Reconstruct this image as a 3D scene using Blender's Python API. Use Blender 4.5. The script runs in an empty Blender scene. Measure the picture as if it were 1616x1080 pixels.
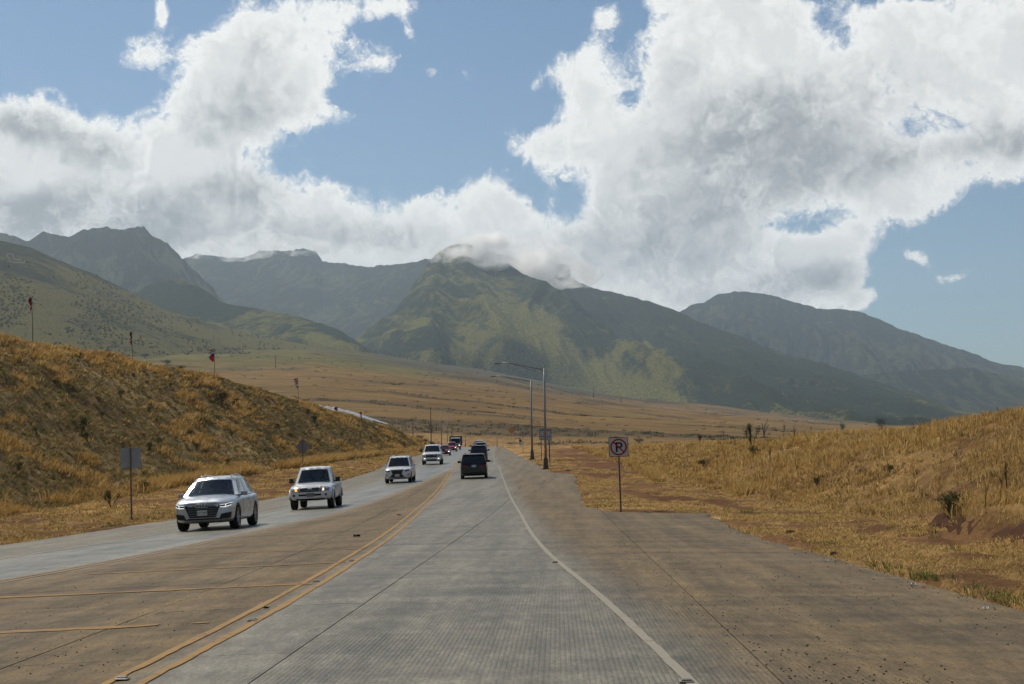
import bpy, bmesh, math, random
import numpy as np
from mathutils import Vector, Matrix
from mathutils.bvhtree import BVHTree

random.seed(7)
RNG = np.random.default_rng(11)
SC = bpy.context.scene
COL = SC.collection
R = math.radians

# ------------------------------------------------------------------ camera, sky, sun, exposure
CZ = 1.45                      # eye height above the road under the camera
ROLL = 1.0
F_PX, PX, PY = 1571.0, 808.0, 700.0
KF = 1.53                      # the layout tables below use a reference focal length; depth is stretched by KF for the true one
cam_data = bpy.data.cameras.new('camera')
cam_data.sensor_width = 36.0
cam_data.lens = F_PX * KF / 1616.0 * 36.0
cam_data.shift_y = (PY - 540.0) / 1616.0
cam_data.clip_start = 0.1
cam_data.clip_end = 60000.0
cam = bpy.data.objects.new('camera', cam_data)
cam.location = (0, 0, CZ)
cam.rotation_euler = (R(90), R(ROLL), 0)
COL.objects.link(cam)
SC.camera = cam

SUN_EL, SUN_AZ = 52.0, -40.0   # azimuth measured from +Y towards +X
sd = (math.sin(R(SUN_AZ)) * math.cos(R(SUN_EL)), math.cos(R(SUN_AZ)) * math.cos(R(SUN_EL)), math.sin(R(SUN_EL)))
sun_data = bpy.data.lights.new('sun', 'SUN')
sun_data.energy = 4.8
sun_data.angle = R(0.53)
sun_data.color = (1.0, 0.91, 0.76)
sun = bpy.data.objects.new('sun', sun_data)
sun.rotation_euler = Vector(sd).to_track_quat('Z', 'Y').to_euler()
COL.objects.link(sun)

world = bpy.data.worlds.new('World')
SC.world = world
world.use_nodes = True
wt = world.node_tree
wt.nodes.clear()
w_out = wt.nodes.new('ShaderNodeOutputWorld')
w_bg = wt.nodes.new('ShaderNodeBackground')
w_sky = wt.nodes.new('ShaderNodeTexSky')
w_sky.sky_type = 'NISHITA'
w_sky.sun_disc = False
w_sky.sun_elevation = R(SUN_EL)
w_sky.sun_rotation = R(SUN_AZ)
w_sky.air_density = 1.0
w_sky.dust_density = 0.6
w_sky.ozone_density = 1.2
w_sky.altitude = 0
w_bg.inputs['Strength'].default_value = 0.07
w_tint = wt.nodes.new('ShaderNodeMix'); w_tint.data_type = 'RGBA'; w_tint.blend_type = 'MULTIPLY'
w_tint.inputs[0].default_value = 1.0; w_tint.inputs[7].default_value = (0.80, 0.98, 1.12, 1)
wt.links.new(w_sky.outputs[0], w_tint.inputs[6])
wt.links.new(w_tint.outputs[2], w_bg.inputs['Color'])
wt.links.new(w_bg.outputs[0], w_out.inputs['Surface'])

SC.view_settings.view_transform = 'Standard'
SC.view_settings.look = 'None'
SC.view_settings.exposure = -0.12
SC.view_settings.gamma = 1.0
SC.view_settings.use_curve_mapping = False
SC.render.engine = 'CYCLES'
SC.cycles.use_denoising = True
SC.cycles.max_bounces = 16
SC.cycles.diffuse_bounces = 2
SC.cycles.glossy_bounces = 2
SC.cycles.transmission_bounces = 3
SC.cycles.transparent_max_bounces = 12
SC.cycles.volume_bounces = 14
SC.cycles.volume_step_rate = 1.0
SC.cycles.volume_max_steps = 128
SC.cycles.caustics_reflective = False
SC.cycles.caustics_refractive = False
SC.cycles.sample_clamp_indirect = 4.0

# ------------------------------------------------------------------ pixel <-> ray helpers (pixels of the photograph)
_c, _s = math.cos(R(ROLL)), math.sin(R(ROLL))
def uv(px, py):
    x, y = px - PX, PY - py
    return (x * _c + y * _s) / F_PX, (-x * _s + y * _c) / F_PX
def at(px, py, d):
    u, v = uv(px, py)
    return Vector((u * d, d, CZ + v * d))

def far_y(V):
    V = np.array(V, float); V[..., 1] *= KF
    return V
def interp(x, pts):
    return np.interp(x, [p[0] for p in pts], [p[1] for p in pts])
def smooth(a, b, x):
    t = np.clip((np.asarray(x, float) - a) / (b - a), 0, 1)
    return t * t * (3 - 2 * t)

# ------------------------------------------------------------------ numpy noise
_TAB = np.random.default_rng(3).random((256, 256))
def vnoise(x, y, seed=0):
    x = np.asarray(x, float) + seed * 17.31; y = np.asarray(y, float) + seed * 9.77
    ix = np.floor(x).astype(np.int64); iy = np.floor(y).astype(np.int64)
    fx = x - ix; fy = y - iy
    fx = fx * fx * fx * (fx * (fx * 6 - 15) + 10); fy = fy * fy * fy * (fy * (fy * 6 - 15) + 10)
    a = _TAB[ix & 255, iy & 255]; b = _TAB[(ix + 1) & 255, iy & 255]
    c = _TAB[ix & 255, (iy + 1) & 255]; d = _TAB[(ix + 1) & 255, (iy + 1) & 255]
    return (a + (b - a) * fx) * (1 - fy) + (c + (d - c) * fx) * fy
def fbm(x, y, octv=5, seed=0, rough=0.5):
    s, a, t, f = 0, 1.0, 0, 1.0
    for k in range(octv):
        s = s + a * vnoise(x * f, y * f, seed + k * 3); t += a; a *= rough; f *= 2.03
    return s / t
def ridged(x, y, octv=4, seed=0, rough=0.5):
    s, a, t, f = 0, 1.0, 0, 1.0
    for k in range(octv):
        s = s + a * (1 - np.abs(2 * vnoise(x * f, y * f, seed + k * 5) - 1)); t += a; a *= rough; f *= 2.1
    return s / t

# ------------------------------------------------------------------ object helpers
def link(o, parent=None):
    COL.objects.link(o)
    if parent is not None: o.parent = parent
    return o
def tag(o, label=None, cat=None, group=None, kind=None):
    if label: o['label'] = label
    if cat: o['category'] = cat
    if group: o['group'] = group
    if kind: o['kind'] = kind
    return o
def empty(name, loc=(0, 0, 0), rz=0.0, parent=None):
    o = bpy.data.objects.new(name, None)
    o.location = loc; o.rotation_euler = (0, 0, rz); o.empty_display_size = 0.2
    return link(o, parent)
def mesh_obj(name, verts, faces, mat, parent=None, smooth_shade=False, attrs=None, loc=None):
    me = bpy.data.meshes.new(name)
    verts = np.asarray(verts, np.float32)
    if isinstance(faces, np.ndarray):
        n, k = faces.shape
        me.vertices.add(len(verts)); me.vertices.foreach_set('co', verts.ravel())
        me.loops.add(n * k); me.loops.foreach_set('vertex_index', faces.astype(np.int32).ravel())
        me.polygons.add(n)
        me.polygons.foreach_set('loop_start', np.arange(0, n * k, k, dtype=np.int32))
        me.update(calc_edges=True)
    else:
        me.from_pydata([tuple(map(float, v)) for v in verts], [], faces)
    if attrs:
        for an, arr in attrs.items():
            arr = np.asarray(arr, np.float32)
            if arr.ndim == 1:
                a = me.attributes.new(an, 'FLOAT', 'POINT'); a.data.foreach_set('value', arr)
            else:
                if arr.shape[1] == 3: arr = np.concatenate([arr, np.ones((len(arr), 1), np.float32)], 1)
                a = me.attributes.new(an, 'FLOAT_COLOR', 'POINT'); a.data.foreach_set('color', arr.ravel())
    me.polygons.foreach_set('use_smooth', np.full(len(me.polygons), bool(smooth_shade)))
    me.validate(); me.update()
    if mat: me.materials.append(mat)
    o = bpy.data.objects.new(name, me)
    if loc is not None: o.location = loc
    return link(o, parent)
def grid_faces(n, m, flip=False):
    i = np.arange(n - 1)[:, None]; j = np.arange(m - 1)[None, :]
    a = i * m + j
    q = np.stack([a, a + 1, a + m + 1, a + m], -1).reshape(-1, 4)
    return q[:, ::-1].copy() if flip else q
def bm_obj(name, bm, mat, parent=None, smooth_shade=False, loc=None):
    me = bpy.data.meshes.new(name)
    bmesh.ops.recalc_face_normals(bm, faces=bm.faces[:])
    bm.to_mesh(me); bm.free()
    if smooth_shade:
        for p in me.polygons: p.use_smooth = True
    if mat: me.materials.append(mat)
    o = bpy.data.objects.new(name, me)
    if loc is not None: o.location = loc
    return link(o, parent)
def add_box(bm, c, s, rot=None, bevel=0.0):
    m = Matrix.Translation(c) @ (rot.to_4x4() if rot else Matrix.Identity(4)) @ Matrix.Diagonal((s[0], s[1], s[2], 1))
    r = bmesh.ops.create_cube(bm, size=1.0, matrix=m)
    if bevel > 0:
        es = list({e for v in r['verts'] for e in v.link_edges})
        bmesh.ops.bevel(bm, geom=es, offset=bevel, segments=2, affect='EDGES', profile=0.6)
    return bm
def add_tube(bm, pts, rads, n=8, cap=True):
    pts = [Vector(p) for p in pts]
    if not hasattr(rads, '__len__'): rads = [rads] * len(pts)
    rings = []
    for i, p in enumerate(pts):
        d = (pts[min(i + 1, len(pts) - 1)] - pts[max(i - 1, 0)]).normalized()
        a = d.orthogonal().normalized() if i == 0 else (prev - d * prev.dot(d)).normalized()
        prev = a; b = d.cross(a)
        rings.append([bm.verts.new(p + (a * math.cos(2 * math.pi * k / n) + b * math.sin(2 * math.pi * k / n)) * rads[i]) for k in range(n)])
    for r0, r1 in zip(rings, rings[1:]):
        for k in range(n): bm.faces.new((r0[k], r0[(k + 1) % n], r1[(k + 1) % n], r1[k]))
    if cap:
        bm.faces.new(rings[0][::-1]); bm.faces.new(rings[-1])
    return bm
def tube_obj(name, pts, rads, mat, parent=None, n=8, smooth_shade=True):
    return bm_obj(name, add_tube(bmesh.new(), pts, rads, n), mat, parent, smooth_shade)
def box_obj(name, c, s, mat, parent=None, bevel=0.0, rot=None):
    return bm_obj(name, add_box(bmesh.new(), c, s, rot, bevel), mat, parent)
def copy_tree(o, parent=None):
    c = o.copy(); COL.objects.link(c)
    if parent is not None: c.parent = parent
    for ch in list(o.children): copy_tree(ch, c)
    return c

# ------------------------------------------------------------------ node helper
class NT:
    def __init__(self, name):
        self.m = bpy.data.materials.new(name); self.m.use_nodes = True
        self.t = self.m.node_tree; self.t.nodes.clear()
        self.out = self.t.nodes.new('ShaderNodeOutputMaterial')
    def n(self, typ, **kw):
        nd = self.t.nodes.new(typ)
        for k, v in kw.items(): setattr(nd, k, v)
        return nd
    def put(self, sock, v):
        if isinstance(v, bpy.types.NodeSocket): self.t.links.new(v, sock)
        elif v is not None:
            if sock.type == 'RGBA' and len(v) == 3: v = (*v, 1)
            sock.default_value = v
    def math(self, op, a, b=None, c=None, clamp=False):
        nd = self.n('ShaderNodeMath', operation=op, use_clamp=clamp)
        self.put(nd.inputs[0], a)
        if b is not None: self.put(nd.inputs[1], b)
        if c is not None: self.put(nd.inputs[2], c)
        return nd.outputs[0]
    def vmath(self, op, a, b=None, scale=None):
        nd = self.n('ShaderNodeVectorMath', operation=op)
        self.put(nd.inputs[0], a)
        if b is not None: self.put(nd.inputs[1], b)
        if scale is not None: self.put(nd.inputs['Scale'], scale)
        return nd.outputs[1] if op in ('LENGTH', 'DOT_PRODUCT', 'DISTANCE') else nd.outputs[0]
    def pos(self): return self.n('ShaderNodeNewGeometry').outputs['Position']
    def attr(self, name, color=False):
        nd = self.n('ShaderNodeAttribute', attribute_name=name)
        return nd.outputs['Color'] if color else nd.outputs['Fac']
    def noise(self, vec, scale, detail=4, rough=0.55, dist=0.0, color=False, lac=2.0):
        nd = self.n('ShaderNodeTexNoise')
        self.put(nd.inputs['Vector'], vec); self.put(nd.inputs['Scale'], scale)
        nd.inputs['Detail'].default_value = detail; nd.inputs['Roughness'].default_value = rough
        nd.inputs['Distortion'].default_value = dist; nd.inputs['Lacunarity'].default_value = lac
        return nd.outputs['Color'] if color else nd.outputs['Fac']
    def voronoi(self, vec, scale, feature='F1', rnd=1.0):
        nd = self.n('ShaderNodeTexVoronoi', feature=feature)
        self.put(nd.inputs['Vector'], vec); self.put(nd.inputs['Scale'], scale); nd.inputs['Randomness'].default_value = rnd
        return nd.outputs['Distance']
    def scalev(self, vec, s): return self.vmath('MULTIPLY', vec, s)
    def ramp(self, x, a, b, lo=0.0, hi=1.0):
        nd = self.n('ShaderNodeMapRange', interpolation_type='SMOOTHSTEP')
        self.put(nd.inputs['Value'], x); self.put(nd.inputs['From Min'], a); self.put(nd.inputs['From Max'], b)
        self.put(nd.inputs['To Min'], lo); self.put(nd.inputs['To Max'], hi)
        return nd.outputs[0]
    def mix(self, f, a, b, mode='MIX'):
        nd = self.n('ShaderNodeMix', data_type='RGBA', blend_type=mode)
        self.put(nd.inputs[0], f); self.put(nd.inputs[6], a); self.put(nd.inputs[7], b)
        return nd.outputs[2]
    def gray(self, v):
        nd = self.n('ShaderNodeCombineColor'); 
        for k in range(3): self.put(nd.inputs[k], v)
        return nd.outputs[0]
    def bump(self, h, strength=0.5, dist=0.05):
        nd = self.n('ShaderNodeBump'); self.put(nd.inputs['Height'], h)
        nd.inputs['Strength'].default_value = strength; nd.inputs['Distance'].default_value = dist
        return nd.outputs[0]
    def bsdf(self, color=None, rough=0.8, spec=0.3, normal=None, **kw):
        nd = self.n('ShaderNodeBsdfPrincipled')
        self.put(nd.inputs['Base Color'], color); self.put(nd.inputs['Roughness'], rough)
        self.put(nd.inputs['Specular IOR Level'], spec)
        if normal is not None: self.put(nd.inputs['Normal'], normal)
        for k, v in kw.items(): self.put(nd.inputs[k.replace('_', ' ')], v)
        return nd.outputs[0]
    def surf(self, s):
        self.t.links.new(s, self.out.inputs['Surface']); return self.m

_simple = {}
def paint(name, color, rough=0.5, spec=0.4, grime=0.12, scale=6.0, **kw):
    """A plain material with a little procedural wear so that it never reads as one flat colour."""
    if name in _simple: return _simple[name]
    t = NT(name)
    tc = t.n('ShaderNodeTexCoord').outputs['Object']
    nz = t.noise(tc, scale, 5, 0.6)
    dk = tuple(c * 0.62 for c in color)
    c = t.mix(t.math('MULTIPLY', t.ramp(nz, 0.45, 0.75), grime * 2.0), color, dk)
    r = t.ramp(nz, 0.3, 0.8, rough, min(1.0, rough + 0.15))
    m = t.surf(t.bsdf(c, r, spec, **kw))
    _simple[name] = m
    return m
# ------------------------------------------------------------------ ground shape
PROF = [(-60, -0.4), (-10, -1.18), (0, -1.45), (10, -1.72), (20, -2.0), (30, -2.26), (40, -2.45), (50, -2.55), (60, -2.57), (71, -2.5), (85, -2.27),
        (100, -1.97), (120, -1.65), (150, -1.36), (175, -1.16), (200, -0.98), (230, -0.78), (262, -0.72), (300, -0.95), (400, -2.6), (520, -5.0), (700, -6.0)]
_py = np.arange(-60, 701, 1.0)
_pz = np.interp(_py, [p[0] for p in PROF], [p[1] for p in PROF])
_k = np.hanning(15); _k /= _k.sum()
_pz = np.convolve(np.pad(_pz, 7, mode='edge'), _k, 'valid')
def surf(X, Y):
    X = np.asarray(X, float); Y = np.asarray(Y, float)
    z = CZ + np.interp(Y, _py, _pz)
    fade = 1 - 0.75 * smooth(45, 105, Y)
    z = z - 0.033 * fade * np.clip(-X - 2.0, 0, 18)
    z = z - 0.012 * np.clip(X - 2.0, 0, 20)
    return z
def hit(px, py, f=None, y0=3.0, y1=3000.0):
    """Ground point seen at a pixel of the photograph."""
    f = f or surf
    u, v = uv(px, py)
    Y = np.exp(np.linspace(math.log(y0), math.log(y1), 4000))
    d = CZ + v * Y - f(u * Y, Y)
    k = np.where(d < 0)[0]
    k = k[0] if len(k) else len(Y) - 1
    return float(u * Y[k]), float(Y[k])
def curve(pix, pre=None, post=None):
    """Pixel polyline -> list of (Y, X) on the road."""
    pts = [hit(*p) for p in pix]
    pts = sorted([(y, x) for x, y in pts])
    out = []
    for y, x in pts:
        if not out or y > out[-1][0] + 0.4: out.append((y, x))
    (ya, xa), (yb, xb) = out[0], out[1]
    if pre is not None: out.insert(0, (pre, xa + (xb - xa) / (yb - ya) * (pre - ya) * 0.7))
    if post is not None: out += [(post, out[-1][1])]
    return out
def crv(pts):
    ys = np.arange(-30, 420, 1.0)
    xs = np.interp(ys, [p[0] for p in pts], [p[1] for p in pts])
    k = np.hanning(9); k /= k.sum()
    xs2 = np.convolve(np.pad(xs, 4, mode='edge'), k, 'valid')
    return lambda Y: np.interp(Y, ys, xs2)

WHITE_R = crv(curve([(1095, 1080), (985, 975), (930, 925), (870, 880), (838, 842), (822, 812), (806, 785), (796, 760), (787, 735)], -30) + [(100, 0.0 - 1.9 + 0.1), (150, -2.9), (260, -4.2), (400, -7)])
YEL_R = crv(curve([(204, 1075), (313, 1020), (392, 978), (494, 922), (604, 852), (661, 805), (700, 764), (714, 739)], -30) + [(120, -5.9), (150, -6.6), (260, -9.5), (400, -15)])
YEL_L = crv(curve([(0, 919), (150, 892), (277, 867), (401, 840), (540, 809), (625, 779), (664, 763), (700, 747)], -30) + [(86, -5.3), (120, -6.0), (150, -6.7), (260, -9.6), (400, -15)])
WHITE_L = crv(curve([(0, 883), (167, 857), (272, 840), (403, 813), (455, 801), (598, 760), (655, 738)], -30) + [(120, -9.9), (150, -10.6), (260, -13.4), (400, -19)])
EDGE_L = crv(curve([(0, 861), (134, 842), (220, 827), (271, 822), (403, 792), (455, 782), (590, 744)], -30) + [(110, -13.2), (150, -13.8), (260, -16.4), (400, -22)])
_er = curve([(1616, 965), (1500, 933), (1400, 905), (1300, 876), (1200, 850), (1150, 830), (1122, 810)], -30)
_e0 = _er[-1][0]
_er += [(_e0 + 0.5, 4.3), (_e0 + 1.1, 3.4)]
_e1 = curve([(925, 800), (917, 780), (908, 748)])
_er += [p for p in _e1 if p[0] > _er[-1][0] + 0.5]
_ye = _er[-1][0]
_er += [(_ye + 1.2, 3.2), (100, 2.1), (125, 0.9), (160, -0.1), (200, -1.3), (260, -2.2), (400, -5)]
_eY = [p[0] for p in _er]; _eX = [p[1] for p in _er]
EDGE_R = lambda Y: np.interp(Y, _eY, _eX)

# banks: foot and crest lines beside the road
LF = [(-40, -23.5), (20, -24.0), (50, -25.0), (75, -25.5), (100, -22.5), (150, -19.6), (200, -19.3), (240, -19.6), (300, -20)]
LC = [(-40, -46), (60, -47), (95, -48), (105, -43.5), (130, -39.0), (165, -34), (195, -28.6), (235, -22.6), (262, -22.0), (300, -22)]
LZ = [(-40, 10.9), (60, 10.9), (95, 10.9), (105, 10.1), (130, 9.3), (165, 6.9), (195, 4.9), (235, 1.5), (262, -0.6), (300, -1.2)]
RF = [(-40, 7.5), (5, 8.3), (18, 9.2), (35, 10.4), (52, 9.9), (77, 11.0), (110, 11.5), (150, 12), (250, 14), (300, 15)]
RC = [(-40, 20), (25, 20), (40, 20), (50, 18.4), (72, 18), (97, 18), (147, 19), (250, 22), (300, 22)]
RZ = [(-40, 0.9), (25, 0.9), (40, 0.75), (48, 0.25), (72, -0.3), (97, -0.55), (147, -0.85), (250, -1.0), (300, -1.2)]
VTOP_PX = [(-900, 505), (-300, 530), (0, 548), (230, 548), (400, 548), (500, 549), (600, 561), (700, 576), (760, 584), (850, 602), (900, 613), (1000, 629), (1100, 641), (1200, 653), (1300, 663), (1400, 669), (1616, 676), (2000, 690), (2600, 700)]
_vu = []; _vv = []
for p in VTOP_PX:
    a, b = uv(*p); _vu.append(a); _vv.append(b)
PLAIN_END = 2600.0
def plain_grade(U): return np.interp(U, _vu, _vv) / (1 - 300.0 / PLAIN_END)
def ground(X, Y):
    X = np.asarray(X, float); Y = np.asarray(Y, float)
    base = surf(np.clip(X, EDGE_L(Y) - 3, 16), Y)
    # left bank
    f, c, zc = interp(Y, LF), interp(Y, LC), CZ + interp(Y, LZ)
    zf = surf(f, Y)
    t = (f - X) / np.maximum(f - c, 1.5)
    tt = np.clip(t, 0, 1)
    lump = (fbm(X * 0.16, Y * 0.16, 4, 5) - 0.5) * 1.7 + (fbm(X * 0.6, Y * 0.6, 3, 9) - 0.5) * 1.0
    prof = 0.62 * tt + 0.38 * tt * tt * (3 - 2 * tt)
    zl = zf + (zc - zf) * prof + lump * smooth(0.0, 0.25, t) * (1 - 0.55 * smooth(0.8, 1.0, t)) * smooth(275, 200, Y)
    zl = np.where(t > 1, zl - 0.06 * np.clip(c - X, 0, 150) * smooth(275, 235, Y), zl)
    z = np.where(t > 0, zl, base)
    # right bank
    f, c, zc = interp(Y, RF), interp(Y, RC), CZ + interp(Y, RZ)
    zf = surf(f, Y)
    t = (X - f) / (c - f)
    tt = np.clip(t, 0, 1)
    lump = (fbm(X * 0.25, Y * 0.25, 4, 15) - 0.5) * 0.9 + (fbm(X * 0.9, Y * 0.9, 3, 19) - 0.5) * 0.35
    prof = 0.55 * tt + 0.45 * tt * tt * (3 - 2 * tt)
    # a cut in red soil along the foot of the near bank
    cut = 0.4 * smooth(-0.02, 0.05, t) * smooth(12, 16, Y) * smooth(27, 22, Y) * (0.6 + 0.8 * vnoise(X * 0.8, Y * 0.8, 3))
    zr = zf + (zc - zf) * prof + lump * smooth(0.0, 0.3, t) * (1 - 0.5 * smooth(0.8, 1.0, t)) + cut * (1 - tt)
    zr = np.where(t > 1, zr + 0.004 * np.clip(X - c, 0, 60), zr)
    z = np.where(t > 0, zr, z)
    # verge relief, and the pavement let into the ground
    sdr = np.maximum(X - EDGE_R(Y), EDGE_L(Y) - X)
    rough = (fbm(X * 0.7, Y * 0.7, 4, 31) - 0.5) * 0.28 + (fbm(X * 2.6, Y * 2.6, 3, 37) - 0.5) * 0.10
    z = z + rough * smooth(0.2, 2.5, sdr) * smooth(300, 150, Y)
    jag = (fbm(X * 1.1, Y * 1.1, 3, 41) - 0.5) * 1.1 + (vnoise(X * 5, Y * 5, 4) - 0.5) * 0.25
    z = z + (-0.16 + 0.19 * smooth(-0.12, 0.16, sdr + jag)) * smooth(420, 330, Y)
    # the plain climbing to the mountains
    U = X / np.maximum(Y, 1.0)
    far = np.clip(Y - 300, 0, None)
    g = plain_grade(np.clip(U, -1.6, 1.6))
    k = smooth(280, 520, Y)
    und = (fbm(X / 420, Y / 130, 5, 51) - 0.5) * 0.020 * far * smooth(300, 900, Y) * smooth(3000, 2300, Y) * 0.8
    und = und + (ridged(X / 160, Y / 46, 4, 55) - 0.55) * 9.0 * smooth(400, 800, Y)
    zp = CZ - 5.0 + g * far + und
    return z * (1 - k) + zp * k

# ------------------------------------------------------------------ ground sheet, one mesh to the foot of the mountains
uu = np.concatenate([np.linspace(-3.2, -0.72, 60, endpoint=False), np.linspace(-0.72, 0.72, 460), np.linspace(0.72, 3.2, 60)[1:]])
yy = [-40.0]
while yy[-1] < 3400:
    yy.append(yy[-1] + max(0.16, 0.0088 * (max(yy[-1], -4) + 14)) if yy[-1] > 2 else yy[-1] + 0.8)
yy = np.array(yy)
GY = np.repeat(yy[:, None], len(uu), 1)
GX = uu[None, :] * (np.maximum(GY, 0.0) + 14)
GZ = ground(GX, GY)

def ground_zone(X, Y, Z):
    """Base colour of the bare ground: soil, matted straw, olive scrub, tan plain with a painted band of shade."""
    n1 = fbm(X * 0.35, Y * 0.35, 4, 61); n2 = fbm(X * 0.07, Y * 0.07, 4, 65); n3 = fbm(X * 1.4, Y * 1.4, 3, 69)
    straw = np.array([0.33, 0.205, 0.078]); soil = np.array([0.125, 0.060, 0.028]); pale = np.array([0.40, 0.27, 0.12])
    olive = np.array([0.17, 0.115, 0.05]); tan = np.array([0.168, 0.104, 0.039]); band = np.array([0.070, 0.052, 0.027]); lime = np.array([0.112, 0.095, 0.028])
    S = lambda a: a[..., None]
    c = straw * S(0.75 + 0.5 * n1)
    c = c + (pale - c) * S(smooth(0.5, 0.75, n2 * 0.6 + n3 * 0.4) * 0.7)
    # soil shows in wheel ruts along the verge
    fL = interp(Y, LF); fR = interp(Y, RF)
    rutL = np.exp(-((X - (EDGE_L(Y) - 3.0)) / 1.3) ** 2) * smooth(0.36, 0.5, n1 * 0.7 + n3 * 0.3) * smooth(160, 100, Y)
    rutR = np.exp(-((X - (EDGE_R(Y) * 0.3 + fR * 0.7)) / 1.3) ** 2) * smooth(0.44, 0.56, n1 * 0.6 + n3 * 0.4)
    cross = smooth(33, 40, Y) * smooth(150, 110, Y) * smooth(3.5, 6.5, X) * smooth(0.43, 0.52, fbm(X * 0.22, Y * 0.10, 4, 71) * 0.7 + n3 * 0.3) * smooth(13, 10, X)
    patch = smooth(0.50, 0.59, fbm(X * 0.55, Y * 0.38, 5, 77) * 0.75 + n3 * 0.25) * 0.85
    field = smooth(108, 125, Y) * smooth(215, 165, Y) * smooth(4, 7, X) * smooth(21, 15, X) * smooth(0.36, 0.5, n1)
    sm = np.clip(np.maximum.reduce([rutL * 0.9, rutR, cross, patch, field]), 0, 1)
    c = c + (soil - c) * S(sm)
    # left bank: dull olive straw
    tL = (fL - X) / np.maximum(fL - interp(Y, LC), 1.5)
    bl = smooth(-0.02, 0.06, tL) * smooth(280, 250, Y)
    cb = olive * 0.8 + (np.array([0.25, 0.175, 0.078]) - olive * 0.8) * S(smooth(0.35, 0.7, n1 * 0.5 + n3 * 0.5))
    cb = cb + (np.array([0.09, 0.075, 0.035]) - cb) * S(smooth(0.52, 0.7, n2) * 0.6)
    c = c * S(1 - bl) + cb * S(bl)
    # right bank
    tR = (X - fR) / (interp(Y, RC) - fR)
    br = smooth(-0.03, 0.05, tR)
    cr = np.array([0.30, 0.185, 0.072]) * S(0.5 + 0.8 * n3)
    cr = cr + (np.array([0.14, 0.075, 0.036]) - cr) * S(smooth(0.47, 0.58, n1 * 0.6 + n3 * 0.4) * 0.8)
    cutm = np.clip(smooth(-0.1, 0.0, tR) * smooth(0.08, 0.02, tR) * smooth(12, 15, Y) * smooth(28, 23, Y) * (0.1 + n3 * 1.5), 0, 1)
    cr = cr + (soil * 0.55 - cr) * S(cutm)
    c = c * S(1 - br) + cr * S(br)
    # plain
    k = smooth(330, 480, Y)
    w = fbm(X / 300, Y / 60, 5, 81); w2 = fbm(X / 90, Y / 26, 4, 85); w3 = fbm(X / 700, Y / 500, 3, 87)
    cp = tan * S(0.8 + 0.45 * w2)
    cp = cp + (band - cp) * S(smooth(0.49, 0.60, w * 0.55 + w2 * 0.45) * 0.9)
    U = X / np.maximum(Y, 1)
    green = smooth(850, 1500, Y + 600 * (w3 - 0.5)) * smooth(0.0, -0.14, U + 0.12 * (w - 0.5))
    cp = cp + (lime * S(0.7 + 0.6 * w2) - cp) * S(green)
    dk = smooth(1350, 1900, Y + 500 * (w - 0.5)) * smooth(-0.24, -0.10, U) * smooth(0.14, 0.05, U)  # band of shade across the upper plain, painted as darker ground
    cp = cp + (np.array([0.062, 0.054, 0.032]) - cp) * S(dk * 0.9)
    return c * S(1 - k) + cp * S(k)
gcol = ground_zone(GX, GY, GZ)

def mat_ground():
    t = NT('ground_soil_and_straw')
    p = t.pos(); col = t.attr('zone', True)
    a = t.noise(p, 0.9, 6, 0.65); b = t.noise(t.scalev(p, (1, 1, 2.5)), 7.0, 5, 0.7); c = t.noise(p, 38.0, 3, 0.7)
    far = t.noise(t.scalev(p, (0.35, 1.0, 1.0)), 0.045, 7, 0.72)
    v = t.math('ADD', t.math('MULTIPLY', a, 0.5), t.math('ADD', t.math('MULTIPLY', b, 0.8), t.math('MULTIPLY', far, 0.9)))
    v = t.ramp(v, 0.75, 1.45, 0.38, 1.65)
    v2 = t.ramp(c, 0.3, 0.7, 0.6, 1.4)
    cc = t.mix(1.0, col, t.gray(t.math('MULTIPLY', v, v2)), 'MULTIPLY')
    h = t.math('ADD', t.math('MULTIPLY', b, 0.6), t.math('MULTIPLY', c, 0.4))
    return t.surf(t.bsdf(cc, 0.95, 0.05, t.bump(h, 0.9, 0.12)))
M_GROUND = mat_ground()
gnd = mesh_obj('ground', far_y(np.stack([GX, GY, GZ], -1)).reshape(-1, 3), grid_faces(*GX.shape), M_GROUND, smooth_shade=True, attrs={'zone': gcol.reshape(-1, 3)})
tag(gnd, 'dry grassy ground with banks beside the highway and a tan plain rising to the mountains', kind='structure')

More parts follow.
